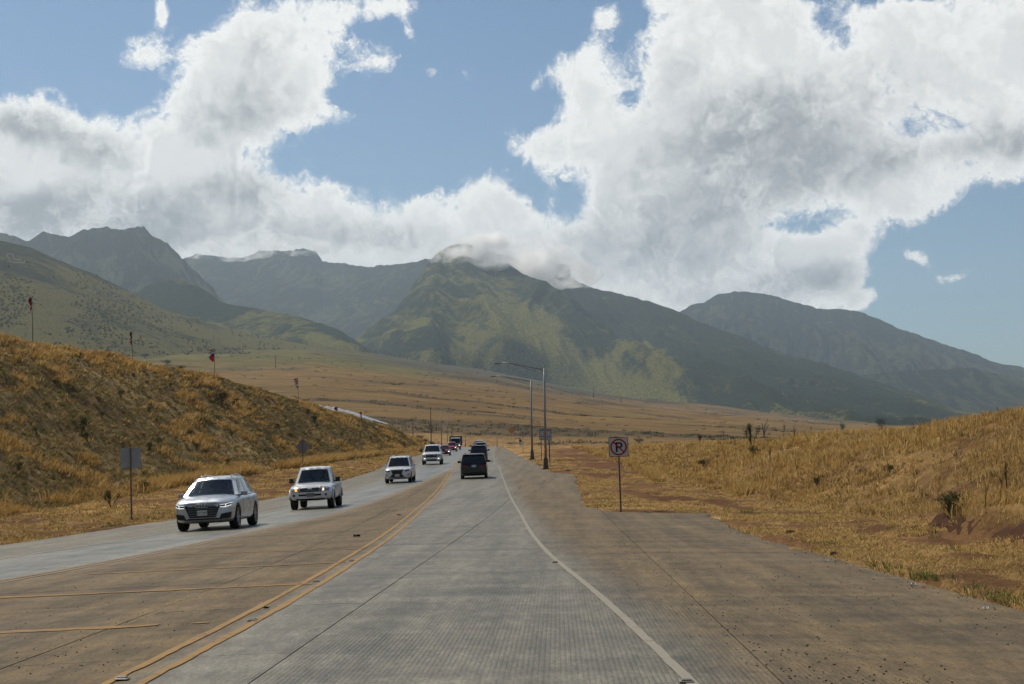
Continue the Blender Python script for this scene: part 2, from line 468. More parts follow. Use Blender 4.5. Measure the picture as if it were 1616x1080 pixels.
# ------------------------------------------------------------------ mountains
def catmull(pts, n=24):
    p = np.array(pts, float); xs = p[:, 0]
    x = np.linspace(xs[0], xs[-1], n * (len(p) - 1) + 1)
    return x, [np.interp(x, xs, p[:, k]) for k in range(1, p.shape[1])]
def mountain(name, label, crest, front, zbase, mat, veg_and_light=(), pw=1.15, back=500.0, cols=420, rows=150, gully=(60, 260.0, 0.0), spurs=(), rough=6.0, seed=0, skew=0.0, green=0.5, slope=0.62, kind='structure'):
    """crest: list of (px, py, distance). The front falls from the crest to zbase over `front` metres."""
    us, vs, ds = [], [], []
    for px, py, d in crest:
        a, b = uv(px, py); us.append(a); vs.append(b); ds.append(d)
    us = np.array(us); U = np.linspace(us[0], us[-1], cols)
    D = np.interp(U, us, ds); V = np.interp(U, us, vs)
    kk = np.hanning(7); kk /= kk.sum()
    D = np.convolve(np.pad(D, 3, mode='edge'), kk, 'valid')
    # fine break-up of the skyline
    Xc = U * D
    V = V + ((fbm(Xc / 90, Xc * 0, 5, seed + 1) - 0.5) * 9.0 + (fbm(Xc / 22, Xc * 0 + 3, 3, seed + 2) - 0.5) * 5.0) / D * (rough / 6.0)
    T = np.concatenate([np.linspace(0, 1, rows), 1 + np.linspace(0, 1, 14)[1:] * back / front])
    DD = D[None, :] - (1 - T[:, None]) * front
    X = U[None, :] * DD; Y = DD.copy()
    zc = (CZ + V * D)[None, :]
    zbase = np.minimum(zbase, ground(X[:1], np.minimum(Y[:1], 3300.0)) - 25.0)
    t = np.clip(T[:, None], 0, 1)
    Z = zbase + (zc - zbase) * t ** pw
    Z = np.where(T[:, None] > 1, zc - (T[:, None] - 1) * front * slope, Z)
    for sp in spurs:
        pts = [at(px, py, d) for px, py, d in sp]
        for a, b in zip(pts, pts[1:]):
            ab = np.array([b.x - a.x, b.y - a.y]); L2 = ab @ ab
            s = np.clip(((X - a.x) * ab[0] + (Y - a.y) * ab[1]) / L2, 0, 1)
            dx = X - (a.x + ab[0] * s); dy = Y - (a.y + ab[1] * s)
            dist = np.sqrt(dx * dx + dy * dy)
            zs = a.z + (b.z - a.z) * s - dist * (0.66 + 0.00004 * dist)
            mask = (T[:, None] <= 1.0)
            zs = zbase + (zs - zbase) * smooth(0.0, 0.16, T)[:, None]
            # rounded maximum
            sf = 16.0
            hdiff = np.clip((zs - Z) / sf, -30, 30)
            zn = Z + sf * np.log1p(np.exp(hdiff)) * smooth(0.0, 0.2, T)[:, None]
            Z = np.where(mask & (dist < 1500), np.minimum(zn, np.maximum(Z, zs) + 12), Z)
            lim = CZ + V[None, :] * Y          # never rise above the sight line of the skyline
            Z = np.where(mask, np.minimum(Z, lim - (1 - t) * 2), Z)
    A, W, sk = gully
    env = (np.clip(1 - t, 0, 1) ** 0.6) * np.clip(t * 4.0, 0.0, 1)
    lat = X + (1 - t) * front * sk
    wob = (fbm(X / 500, Y / 500, 3, seed + 5) - 0.5) * W * 1.6
    g = ridged((lat + wob) / W, Y / (W * 5.5), 4, seed + 7, 0.55) - 0.6
    g2 = fbm(X / (W * 0.35), Y / (W * 0.6), 5, seed + 9, 0.6) - 0.5
    dsp = (g * A * 1.5 + g2 * A * 0.38) * env
    dsp = np.where(dsp > 0, dsp * smooth(0.0, 0.5, 1 - t), dsp)
    Z = Z + np.where(T[:, None] <= 1, dsp, 0)
    lim = CZ + V[None, :] * Y
    Z = np.where(T[:, None] < 1, np.minimum(Z, lim - (1 - t) * 3), Z)
    px = PX + F_PX * (X * _c / Y - (Z - CZ) * _s / Y); py = PY - F_PX * (X * _s / Y + (Z - CZ) * _c / Y)
    dry_and_light = np.zeros_like(Z)
    for cx, cy, rx, ry, w, an in veg_and_light:        # dry grass in place of forest, plus sunlit and shaded patches painted in
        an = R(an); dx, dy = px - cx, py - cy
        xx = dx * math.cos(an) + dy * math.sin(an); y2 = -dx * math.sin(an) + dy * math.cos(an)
        dry_and_light += w * np.exp(-((xx / rx) ** 2 + (y2 / ry) ** 2))
    hgt = np.clip((Z - zbase) / np.maximum(1.0, float(zc.max()) - zbase), 0, 1)
    o = mesh_obj(name, far_y(np.stack([X, Y, Z], -1)).reshape(-1, 3), grid_faces(*X.shape), mat, smooth_shade=True,
                 attrs={'lat': (lat + wob * 0.6).ravel(), 'run': (1 - t + 0 * X).ravel() * front * 1.2, 'hgt': hgt.ravel(), 'dry': np.clip(green + dry_and_light.ravel() + (g * 0.35).ravel() + (fbm(X / 380, Y / 380, 4, seed + 13) - 0.5).ravel() * 1.2, 0, 1)})
    tag(o, label, kind=kind)
    return o
def mat_mountain(name, wood, grass, rock, k=0.004, streak=0.35):
    t = NT(name)
    p = t.pos(); h = t.attr('hgt'); d = t.attr('dry')  # 'dry' holds grass cover together with painted sun and shade
    lv = t.n('ShaderNodeCombineXYZ'); t.put(lv.inputs[0], t.math('MULTIPLY', t.attr('lat'), k * 5.5)); t.put(lv.inputs[1], t.math('MULTIPLY', t.attr('run'), k * 0.7))
    st = t.noise(lv.outputs[0], 1.0, 8, 0.68, 0.6)
    n1 = t.noise(p, k, 8, 0.65); n2 = t.noise(p, k * 7, 7, 0.72); n3 = t.noise(p, k * 40, 4, 0.75)
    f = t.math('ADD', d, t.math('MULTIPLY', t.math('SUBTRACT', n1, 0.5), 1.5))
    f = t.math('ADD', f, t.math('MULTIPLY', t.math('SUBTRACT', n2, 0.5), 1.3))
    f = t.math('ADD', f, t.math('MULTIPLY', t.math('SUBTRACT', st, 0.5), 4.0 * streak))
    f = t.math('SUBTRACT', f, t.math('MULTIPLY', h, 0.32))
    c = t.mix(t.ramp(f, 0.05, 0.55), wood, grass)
    c = t.mix(t.math('MULTIPLY', t.ramp(n2, 0.55, 0.75), 0.5), c, rock)
    c = t.mix(1.0, c, t.gray(t.ramp(n3, 0.35, 0.65, 0.45, 1.6)), 'MULTIPLY')
    hh = t.math('ADD', t.math('MULTIPLY', n2, 0.9), t.math('ADD', t.math('MULTIPLY', n3, 0.30), t.math('MULTIPLY', st, 2.4 * streak)))
    return t.surf(t.bsdf(c, 0.95, 0.05, t.bump(hh, 1.0, 0.11 / k)))
M_MT = mat_mountain('mountain_scrub', (0.022, 0.033, 0.015), (0.168, 0.158, 0.034), (0.07, 0.058, 0.035), 0.004, 0.4)
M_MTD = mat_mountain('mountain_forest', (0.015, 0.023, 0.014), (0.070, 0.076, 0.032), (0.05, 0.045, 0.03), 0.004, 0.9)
M_HILL = mat_mountain('hill_grass', (0.034, 0.038, 0.016), (0.136, 0.116, 0.030), (0.085, 0.07, 0.034), 0.008, 0.12)

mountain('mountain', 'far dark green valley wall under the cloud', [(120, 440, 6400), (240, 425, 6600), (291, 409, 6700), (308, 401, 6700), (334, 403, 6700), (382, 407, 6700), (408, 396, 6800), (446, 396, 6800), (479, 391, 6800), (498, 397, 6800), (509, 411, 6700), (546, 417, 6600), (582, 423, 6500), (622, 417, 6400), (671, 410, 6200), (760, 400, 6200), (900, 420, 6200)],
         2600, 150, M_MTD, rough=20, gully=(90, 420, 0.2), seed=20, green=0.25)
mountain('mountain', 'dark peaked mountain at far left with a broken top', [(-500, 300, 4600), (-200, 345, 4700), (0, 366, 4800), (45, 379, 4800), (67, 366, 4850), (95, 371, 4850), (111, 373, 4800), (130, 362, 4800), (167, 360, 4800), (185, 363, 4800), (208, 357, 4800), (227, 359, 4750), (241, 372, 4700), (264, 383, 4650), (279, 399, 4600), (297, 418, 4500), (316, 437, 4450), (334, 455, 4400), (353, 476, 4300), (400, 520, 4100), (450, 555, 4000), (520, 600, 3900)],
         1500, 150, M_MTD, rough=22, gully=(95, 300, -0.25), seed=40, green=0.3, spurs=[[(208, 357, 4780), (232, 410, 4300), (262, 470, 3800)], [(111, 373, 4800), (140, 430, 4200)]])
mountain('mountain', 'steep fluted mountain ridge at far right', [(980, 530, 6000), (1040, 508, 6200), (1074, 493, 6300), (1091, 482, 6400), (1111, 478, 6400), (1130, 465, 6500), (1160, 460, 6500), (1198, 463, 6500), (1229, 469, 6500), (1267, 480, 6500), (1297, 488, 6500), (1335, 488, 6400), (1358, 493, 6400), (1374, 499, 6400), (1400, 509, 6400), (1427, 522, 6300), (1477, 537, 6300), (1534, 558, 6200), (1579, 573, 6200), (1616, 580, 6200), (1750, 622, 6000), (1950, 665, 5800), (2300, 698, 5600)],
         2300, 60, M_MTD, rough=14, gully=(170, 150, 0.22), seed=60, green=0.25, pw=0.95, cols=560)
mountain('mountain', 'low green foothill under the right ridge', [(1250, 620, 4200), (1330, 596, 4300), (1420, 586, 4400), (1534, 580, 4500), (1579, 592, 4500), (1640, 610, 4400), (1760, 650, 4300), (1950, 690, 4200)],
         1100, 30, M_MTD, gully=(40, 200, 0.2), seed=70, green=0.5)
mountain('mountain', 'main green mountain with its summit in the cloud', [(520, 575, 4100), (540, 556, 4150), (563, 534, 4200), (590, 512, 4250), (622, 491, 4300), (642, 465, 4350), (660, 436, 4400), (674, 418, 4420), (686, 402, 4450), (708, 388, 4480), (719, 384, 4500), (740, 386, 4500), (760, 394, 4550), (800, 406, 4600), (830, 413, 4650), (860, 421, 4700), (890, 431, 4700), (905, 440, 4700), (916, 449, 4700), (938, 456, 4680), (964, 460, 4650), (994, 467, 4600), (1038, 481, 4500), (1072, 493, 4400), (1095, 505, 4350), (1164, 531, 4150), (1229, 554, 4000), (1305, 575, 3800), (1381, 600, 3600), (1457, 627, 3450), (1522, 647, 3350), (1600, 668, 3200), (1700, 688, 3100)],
         1700, 60, M_MT, rough=13, gully=(125, 250, -0.3), seed=80, green=0.20, veg_and_light=[(855, 525, 60, 26, .55, 50), (800, 585, 90, 26, .55, 5), (925, 585, 80, 24, .6, 28), (780, 470, 80, 26, .34, 40), (1040, 622, 90, 14, .5, 22), (700, 560, 60, 24, .4, -30), (660, 500, 50, 18, .22, -40), (1000, 520, 40, 10, .2, 40), (1130, 560, 150, 34, -.7, 27), (1330, 605, 150, 26, -.6, 22), (1020, 500, 90, 22, -.3, 25)], cols=640, rows=230, pw=1.05,  # positive blobs also paint sunlit slopes; negative ones paint the shaded right face
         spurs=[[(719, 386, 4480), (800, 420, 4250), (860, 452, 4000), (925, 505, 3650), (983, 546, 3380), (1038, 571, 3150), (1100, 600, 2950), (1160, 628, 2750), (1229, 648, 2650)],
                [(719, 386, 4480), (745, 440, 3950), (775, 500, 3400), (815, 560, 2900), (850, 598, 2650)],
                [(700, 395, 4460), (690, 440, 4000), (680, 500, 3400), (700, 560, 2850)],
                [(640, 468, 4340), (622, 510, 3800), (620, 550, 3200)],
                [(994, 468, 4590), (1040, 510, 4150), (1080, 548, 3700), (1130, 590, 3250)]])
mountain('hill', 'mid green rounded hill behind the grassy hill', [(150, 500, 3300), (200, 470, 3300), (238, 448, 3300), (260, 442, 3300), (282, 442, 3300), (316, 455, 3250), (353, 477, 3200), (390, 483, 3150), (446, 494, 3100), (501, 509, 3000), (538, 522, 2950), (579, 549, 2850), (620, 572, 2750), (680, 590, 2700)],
         700, 180, M_MT, gully=(28, 110, 0.2), seed=100, green=0.2, rough=9, veg_and_light=[(290, 448, 40, 10, .5, 10), (520, 540, 60, 18, .4, 30)])
HILL_CREST = [(-900, 300, 1900), (-500, 325, 2000), (-200, 350, 2100), (0, 380, 2200), (48, 389, 2230), (93, 410, 2260), (149, 434, 2300), (204, 460, 2340), (260, 488, 2380), (316, 504, 2420), (353, 516, 2450), (420, 533, 2500), (483, 543, 2540), (540, 551, 2580), (579, 557, 2620), (640, 567, 2680), (720, 580, 2740)]
hill = mountain('hill', 'yellow green grassy hill behind the left bank', HILL_CREST, 1000, 90, M_HILL, gully=(16, 150, 0.3), seed=120, green=0.38, rough=4, veg_and_light=[(80, 480, 90, 30, .3, 10), (230, 480, 90, 12, .45, 27), (420, 545, 120, 14, .5, 10), (120, 440, 60, 14, .3, 30)], pw=1.0, cols=520, rows=170)
# ------------------------------------------------------------------ clouds: a far dome of cloud, clear round the sun
def cloud_fields(px, py):
    def blobs(lst):
        keep = np.ones_like(px)
        for cx, cy, rx, ry, w, *a in lst:
            an = R(a[0]) if a else 0.0
            dx, dy = px - cx, py - cy
            x = dx * math.cos(an) + dy * math.sin(an); y = -dx * math.sin(an) + dy * math.cos(an)
            q = (x / rx) ** 2 + (y / ry) ** 2
            keep = keep * (1 - np.clip(w * np.exp(-q ** 1.08 * 0.75), 0, 0.98))
        return 1 - keep
    cov = blobs([
        (300, 415, 320, 40, .95), (640, 415, 260, 40, .95), (30, 230, 110, 80, 0.95), (110, 260, 130, 75, 0.95), (0, 330, 220, 60, 0.95), (230, 320, 160, 75, 0.95), (370, 330, 120, 65, 0.95), (480, 350, 100, 55, 0.95), (600, 370, 120, 55, 0.95), (700, 370, 110, 60, 0.95), (800, 370, 100, 62, 0.95), (250, 280, 90, 60, 0.90), (420, 400, 260, 40, 0.95), (760, 400, 200, 50, 0.95),
        (330, 165, 85, 80, 0.95), (400, 110, 85, 70, 0.95), (430, 45, 90, 60, 0.95), (290, 235, 75, 50, 0.90), (470, 150, 60, 55, 0.85), (380, 210, 55, 35, 0.80), (540, 190, 60, 20, 0.75, 15), (215, 80, 40, 38, 0.82), (255, 20, 12, 30, 0.70), (600, 90, 50, 34, 0.75), (600, 10, 70, 22, 0.80), (530, 20, 60, 30, 0.70), (650, 60, 12, 30, 0.55, -30), (680, 115, 16, 14, 0.50),
        (740, 120, 20, 16, 0.62, 30), (780, 148, 18, 8, 0.58), (745, 290, 45, 34, 0.75, 20), (700, 330, 50, 25, 0.70), (520, 300, 30, 10, 0.60), (600, 298, 40, 10, 0.65),
        (955, 25, 22, 30, 0.82), (935, 80, 24, 50, 0.72, 20), (880, 115, 50, 30, 0.82, -25), (915, 170, 45, 60, 0.80), (850, 225, 55, 22, 0.82, -20), (900, 250, 45, 30, 0.70), (930, 300, 50, 60, 0.85), (800, 205, 20, 14, 0.60),
        (1080, 130, 75, 90, 0.95), (1010, 230, 75, 90, 0.95), (1150, 90, 110, 75, 0.95), (1240, 170, 120, 110, 0.95), (1130, 250, 160, 120, 0.95), (1000, 360, 110, 100, 0.95), (1150, 380, 110, 90, 0.95), (1250, 60, 130, 60, 0.85), (1150, 10, 90, 30, 0.80), (1380, 120, 110, 90, 0.92), (1500, 110, 120, 100, 0.92), (1600, 120, 90, 120, 0.92), (1390, 230, 110, 80, 0.92), (1500, 220, 130, 60, 0.90), (1610, 230, 60, 45, 0.85), (1470, 290, 90, 50, 0.85), (1400, 320, 90, 40, 0.75), (1560, 30, 80, 40, 0.80), (1430, 30, 60, 30, 0.70),
        (1070, 440, 120, 60, 0.95), (1180, 430, 90, 50, 0.95), (1270, 440, 85, 50, 0.90), (1310, 410, 55, 40, 0.80), (1240, 380, 60, 26, 0.70), (1345, 370, 36, 30, 0.75), (1345, 470, 40, 22, 0.80), (960, 430, 100, 40, 0.95), (1460, 415, 42, 14, 0.62, 35), (1510, 436, 42, 11, 0.60, -20), (1440, 405, 30, 10, 0.45), (1560, 360, 26, 8, 0.50, -20), (1130, 480, 110, 30, 0.90), (1030, 0, 30, 14, 0.60), (1066, 8, 30, 14, 0.55),
    ])
    hole = blobs([(905, 300, 26, 50, .5), (870, 330, 30, 30, .5), (1262, 356, 50, 20, .6, 8), (1300, 345, 40, 14, .45, -15), (1330, 340, 40, 20, .5), (1300, 30, 30, 25, .3), (1420, 205, 30, 22, .35), (1330, 60, 40, 25, .3), (565, 250, 90, 40, .8), (390, 235, 20, 20, .4), (850, 300, 30, 20, .5), (640, 230, 120, 70, .9), (1560, 300, 50, 20, .3), (995, 150, 18, 40, .5)])
    cov = cov * (1 - hole * 0.8)
    grey = blobs([
        (60, 205, 90, 24, .75, 12), (20, 190, 50, 20, .5), (50, 335, 160, 34, .85), (190, 340, 130, 36, .8), (60, 360, 200, 30, .8), (400, 180, 60, 50, .5), (330, 195, 50, 40, .4), (420, 300, 60, 36, .55), (340, 300, 70, 26, .45), (160, 250, 60, 34, .45), (480, 370, 160, 24, .5), (250, 370, 60, 24, .5),
        (420, 90, 40, 60, .3), (1190, 180, 130, 60, .6), (1180, 260, 150, 60, .6), (1130, 330, 130, 60, .65, -25), (1290, 230, 90, 60, .5), (1060, 400, 110, 40, .45), (1250, 445, 80, 26, .7), (1330, 440, 40, 24, .5), (1480, 235, 130, 30, .5, -12), (1600, 225, 70, 26, .6), (1150, 470, 110, 24, .55), (960, 340, 50, 60, .3), (1080, 100, 40, 30, .2), (900, 380, 60, 30, .3), (1400, 140, 60, 50, .3), (640, 380, 60, 25, .35), (850, 420, 100, 24, .3),
    ])
    return cov, grey
def build_sky():
    Rd = 26000.0
    az = np.concatenate([np.linspace(-180, -24, 75, endpoint=False), np.linspace(-24, 24, 320, endpoint=False), np.linspace(24, 180, 76)])
    el = np.concatenate([np.linspace(-5, 20, 190, endpoint=False), np.linspace(20, 89.5, 60)])
    A, E = np.meshgrid(np.radians(az), np.radians(el))
    x = np.sin(A) * np.cos(E); y = np.cos(A) * np.cos(E); z = np.sin(E)
    yy_ = np.maximum(y, 1e-3); u = x / yy_; v = z / yy_
    px = PX + F_PX * KF * (u * _c - v * _s); py = PY - F_PX * KF * (u * _s + v * _c)
    infr = smooth(-500, -150, px) * smooth(2150, 1800, px) * smooth(-420, -120, py) * (y > 0.2)
    cov, grey = cloud_fields(np.clip(px, -700, 2400), np.clip(py, -700, 1200))
    gen = fbm(A * 3.2 + 9, E * 7.0, 4, 201); gen2 = fbm(A * 5, E * 9, 3, 211)
    low = np.exp(-((E - R(13)) / R(11)) ** 2)
    gcov = smooth(0.42, 0.66, gen) * (0.25 + 0.75 * low); ggrey = smooth(0.4, 0.7, gen2) * 0.6
    cov = cov * infr + gcov * (1 - infr); grey = grey * infr + ggrey * (1 - infr)
    ang = np.degrees(np.arccos(np.clip(x * sd[0] + y * sd[1] + z * sd[2], -1, 1)))
    cov = cov * smooth(16, 26, ang)
    t = NT('sky_clouds')
    d = t.scalev(t.vmath('NORMALIZE', t.pos()), (KF, KF, KF))
    C = t.attr('cover'); G = t.attr('grey')
    warp = t.noise(d, 6.0, 5, 0.6, color=True)
    dw = t.vmath('ADD', d, t.vmath('MULTIPLY', t.vmath('SUBTRACT', warp, (0.5, 0.5, 0.5)), (0.11, 0.11, 0.09)))
    warp2 = t.noise(d, 28.0, 5, 0.65, color=True)
    dw2 = t.vmath('ADD', dw, t.vmath('MULTIPLY', t.vmath('SUBTRACT', warp2, (0.5, 0.5, 0.5)), (0.045, 0.045, 0.045)))
    big = t.noise(dw, 8.0, 12, 0.66, 0.2)
    fine = t.noise(dw2, 26.0, 12, 0.74, 0.3)
    def billow(v):
        s_ = None
        for sc, am in ((13.0, 0.50), (31.0, 0.30), (70.0, 0.20)):
            q = t.math('MULTIPLY', t.math('SUBTRACT', 1.0, t.voronoi(v, sc, 'F1')), am)
            s_ = q if s_ is None else t.math('ADD', s_, q)
        return s_
    H0 = billow(dw2); H1 = billow(t.vmath('ADD', dw2, (-0.009, 0.0, 0.012)))
    edge = t.math('ADD', t.math('MULTIPLY', t.math('SUBTRACT', big, 0.5), 2.3), t.math('MULTIPLY', t.math('SUBTRACT', fine, 0.5), 2.1))
    edge = t.math('ADD', edge, t.math('MULTIPLY', t.math('SUBTRACT', H0, 0.62), 1.0))
    body = t.math('ADD', t.math('MULTIPLY', C, 1.75), edge)
    alpha = t.ramp(body, 0.67, 1.22)
    alpha = t.math('MULTIPLY', alpha, t.ramp(C, 0.06, 0.30))
    thick = t.ramp(body, 1.0, 1.8)
    lit = t.math('MULTIPLY', t.math('SUBTRACT', H1, H0), 2.6)
    sh = t.math('ADD', t.math('MULTIPLY', G, 1.15), t.math('MULTIPLY', lit, 0.42))
    sh = t.math('SUBTRACT', sh, t.math('MULTIPLY', t.math('SUBTRACT', big, 0.5), 0.5))
    sh = t.math('SUBTRACT', sh, t.math('MULTIPLY', t.math('SUBTRACT', fine, 0.5), 0.16))
    sh = t.math('SUBTRACT', sh, t.math('MULTIPLY', t.math('SUBTRACT', H0, 0.62), 0.3))
    sh = t.math('MULTIPLY', t.ramp(sh, 0.02, 1.1), t.math('ADD', 0.35, t.math('MULTIPLY', thick, 0.65)))
    rim = t.mix(t.ramp(body, 1.05, 1.75), (1.08, 1.075, 1.04), (0.86, 0.865, 0.85))
    col = t.mix(sh, rim, (0.33, 0.355, 0.37))
    em = t.n('ShaderNodeEmission'); t.put(em.inputs['Color'], col); em.inputs['Strength'].default_value = 1.0
    tr = t.n('ShaderNodeBsdfTransparent')
    mx = t.n('ShaderNodeMixShader'); t.put(mx.inputs[0], alpha); t.t.links.new(tr.outputs[0], mx.inputs[1]); t.t.links.new(em.outputs[0], mx.inputs[2])
    m = t.surf(mx.outputs[0])
    m.cycles.emission_sampling = 'NONE'
    o = mesh_obj('sky', np.stack([x * Rd, y * Rd, z * Rd], -1).reshape(-1, 3), grid_faces(*A.shape, flip=True), m, smooth_shade=True,
                 attrs={'cover': cov.ravel(), 'grey': grey.ravel()})
    tag(o, 'blue sky with bright white cumulus banked over the mountains', kind='structure')
build_sky()

# ------------------------------------------------------------------ air between the eye and the mountains
def build_haze():
    bm = bmesh.new()
    add_box(bm, (0, 2600 * KF, 560), (17500, 13500 * KF, 2000))
    t = NT('haze_air')
    v = t.n('ShaderNodeVolumePrincipled')
    v.inputs['Color'].default_value = (0.66, 0.83, 1.0, 1)
    v.inputs['Density'].default_value = HAZE
    v.inputs['Anisotropy'].default_value = 0.35
    t.t.links.new(v.outputs[0], t.out.inputs['Volume'])
    t.m.cycles.homogeneous_volume = True
    o = bm_obj('haze', bm, t.m)
    tag(o, kind='stuff')
HAZE = 6.8e-5 / KF
build_haze()

def build_ridge_cloud(path, r0, r1, dens, label, lo=0.49, hi=0.80):
    pts = np.array([tuple(at(*q)) for q in path]); n = 22; q = np.linspace(0, len(pts) - 1, n)
    pts[:, 1] *= KF
    P = [Vector(tuple(np.interp(q, np.arange(len(pts)), pts[:, k])[i] for k in range(3))) for i in range(n)]
    rr = [r0 + (r1 - r0) * math.sin(math.pi * min(1, (i + .4) / (n - .2))) ** .5 * (0.8 + .4 * random.random()) for i in range(n)]
    bm = bmesh.new(); add_tube(bm, P, rr, 16)
    t = NT('ridge_cloud_vapour'); p = t.pos()
    n1 = t.noise(t.scalev(p, (1, 1, 1.3)), 0.012, 7, 0.62, 0.6); n2 = t.noise(p, 0.0045, 3, 0.5)
    v = t.n('ShaderNodeVolumePrincipled'); v.inputs['Color'].default_value = (1, 1, 1, 1); v.inputs['Anisotropy'].default_value = 0.5
    t.put(v.inputs['Density'], t.math('MULTIPLY', t.ramp(t.math('ADD', t.math('MULTIPLY', n1, 0.8), t.math('MULTIPLY', n2, 0.4)), lo, hi), dens))
    t.t.links.new(v.outputs[0], t.out.inputs['Volume'])
    tag(bm_obj('cloud', bm, t.m, None, True), label, kind='stuff')
build_ridge_cloud([(684, 408, 4380), (712, 408, 4300), (745, 404, 4240), (785, 404, 4240), (825, 408, 4260), (865, 414, 4290), (900, 428, 4330), (945, 434, 4400)], 12, 112, 0.045, 'torn white cloud clinging to the summit of the main mountain')
build_ridge_cloud([(280, 398, 6500), (330, 392, 6450), (390, 392, 6450), (450, 386, 6500), (520, 392, 6450)], 18, 90, 0.026, 'thin cloud resting on the far valley wall', 0.52, 0.85)
# ------------------------------------------------------------------ the highway: concrete slabs, markings
JL = lambda Y: -1.87 + 0.045 * (np.asarray(Y, float) - 6.7)
JR = lambda Y: np.minimum(1.78 + 0.045 * (np.asarray(Y, float) - 6.7), EDGE_R(Y) - 0.02)
MJ = lambda Y: YEL_R(Y) - np.minimum(1.35, 0.5 * (YEL_R(Y) - YEL_L(Y)))
BOUNDS = [EDGE_L, lambda Y: WHITE_L(Y) - 0.35, lambda Y: YEL_L(Y) + 0.22, MJ, JL, JR, EDGE_R]
def dirt(X, Y):
    yl, yr, wr, el = YEL_L(Y), YEL_R(Y), WHITE_R(Y), EDGE_L(Y)
    med = smooth(-0.05, 0.5, X - yl) * smooth(0.35, -0.25, X - yr)
    sh = smooth(-0.55, 1.1, X - wr)
    lsh = smooth(0.2, -0.6, X - WHITE_L(Y)) * 0.35
    d = np.maximum.reduce([med, sh * 0.92, lsh])
    far = smooth(40, 110, Y)
    return np.clip(d * (1 - 0.35 * far * (X > -2)), 0, 1)
def tone(X, Y):                                     # far lane made paler: sun glare painted into the concrete
    t = np.ones_like(X)
    t = t + 0.28 * smooth(0.3, -0.6, X - YEL_L(Y)) * smooth(-0.2, 0.6, X - WHITE_L(Y))
    return t
def mat_concrete():
    t = NT('road_concrete')
    p = t.pos(); d = t.attr('dirt'); ti = t.attr('tine'); tn = t.attr('tone'); tm = t.attr('tined')
    sv = t.n('ShaderNodeCombineXYZ'); t.put(sv.inputs[0], t.math('MULTIPLY', ti, 1.0))
    sx = t.n('ShaderNodeSeparateXYZ'); t.put(sx.inputs[0], p)
    t.put(sv.inputs[1], t.math('MULTIPLY', sx.outputs[1], 0.05))
    tv = t.n('ShaderNodeCombineXYZ'); t.put(tv.inputs[0], t.math('MULTIPLY', sx.outputs[0], 0.10)); t.put(tv.inputs[1], sx.outputs[1])
    streak = t.noise(sv.outputs[0], 1.5, 6, 0.62); cross = t.noise(tv.outputs[0], 0.9, 6, 0.65)
    n = t.noise(p, 1.3, 7, 0.68); f = t.noise(p, 45.0, 4, 0.75)
    mott = t.noise(t.scalev(p, (7.0, 1.7, 1)), 1.0, 7, 0.8); speck = t.noise(t.scalev(p, (30.0, 7.0, 1)), 1.0, 4, 0.8)
    dd = t.math('ADD', d, t.math('MULTIPLY', t.math('SUBTRACT', n, 0.5), 1.1))
    dd = t.math('ADD', dd, t.math('MULTIPLY', t.math('SUBTRACT', cross, 0.5), 0.8))
    dd = t.math('MULTIPLY', t.ramp(dd, 0.12, 0.85), t.math('ADD', 0.25, t.math('MULTIPLY', d, 0.75)))
    c = t.mix(dd, (0.124, 0.114, 0.086), (0.114, 0.078, 0.034))
    drift = t.ramp(t.noise(t.scalev(p, (0.9, 0.3, 1)), 1.0, 8, 0.75), 0.40, 0.64)
    c = t.mix(t.math('MULTIPLY', drift, t.math('MULTIPLY', d, 0.65)), c, (0.092, 0.067, 0.039))
    red = t.math('MULTIPLY', t.ramp(t.noise(tv.outputs[0], 0.35, 4, 0.6), 0.5, 0.72), t.math('MULTIPLY', d, 0.7))
    c = t.mix(red, c, (0.118, 0.070, 0.029))
    v = t.math('ADD', t.math('MULTIPLY', streak, 0.9), t.math('ADD', t.math('MULTIPLY', cross, 0.7), t.math('MULTIPLY', n, 0.5)))
    v = t.math('MULTIPLY', t.ramp(v, 0.72, 1.36, 0.5, 1.5), t.ramp(f, 0.3, 0.7, 0.7, 1.3))
    v = t.math('MULTIPLY', t.math('MULTIPLY', v, t.ramp(mott, 0.3, 0.7, 0.68, 1.32)), t.ramp(speck, 0.28, 0.62, 0.74, 1.12))
    v = t.math('MULTIPLY', v, tn)
    groove = t.math('SINE', t.math('MULTIPLY', t.math('ADD', ti, t.math('MULTIPLY', t.noise(sv.outputs[0], 6.0, 3, 0.6), 0.012)), 2 * math.pi / 0.040))
    gm = t.math('MULTIPLY', tm, t.ramp(t.noise(p, 0.55, 4, 0.6), 0.32, 0.6, 0.35, 1.0))
    gr = t.math('MULTIPLY', t.ramp(groove, -0.2, 0.95), gm)
    v = t.math('MULTIPLY', v, t.math('SUBTRACT', 1.0, t.math('MULTIPLY', gr, 0.19)))
    c = t.mix(1.0, c, t.gray(v), 'MULTIPLY')
    h = t.math('SUBTRACT', t.math('MULTIPLY', f, 0.5), t.math('MULTIPLY', gr, 1.0))
    rg = t.math('ADD', t.math('SUBTRACT', 0.60, t.math('MULTIPLY', t.math('SUBTRACT', tn, 1.0), 0.8)), t.math('MULTIPLY', d, 0.25))
    return t.surf(t.bsdf(c, rg, 0.3, t.bump(h, 0.45, 0.005)))
M_CONC = mat_concrete()
M_BASE = paint('road_subbase', (0.06, 0.048, 0.032), 0.95, 0.05)
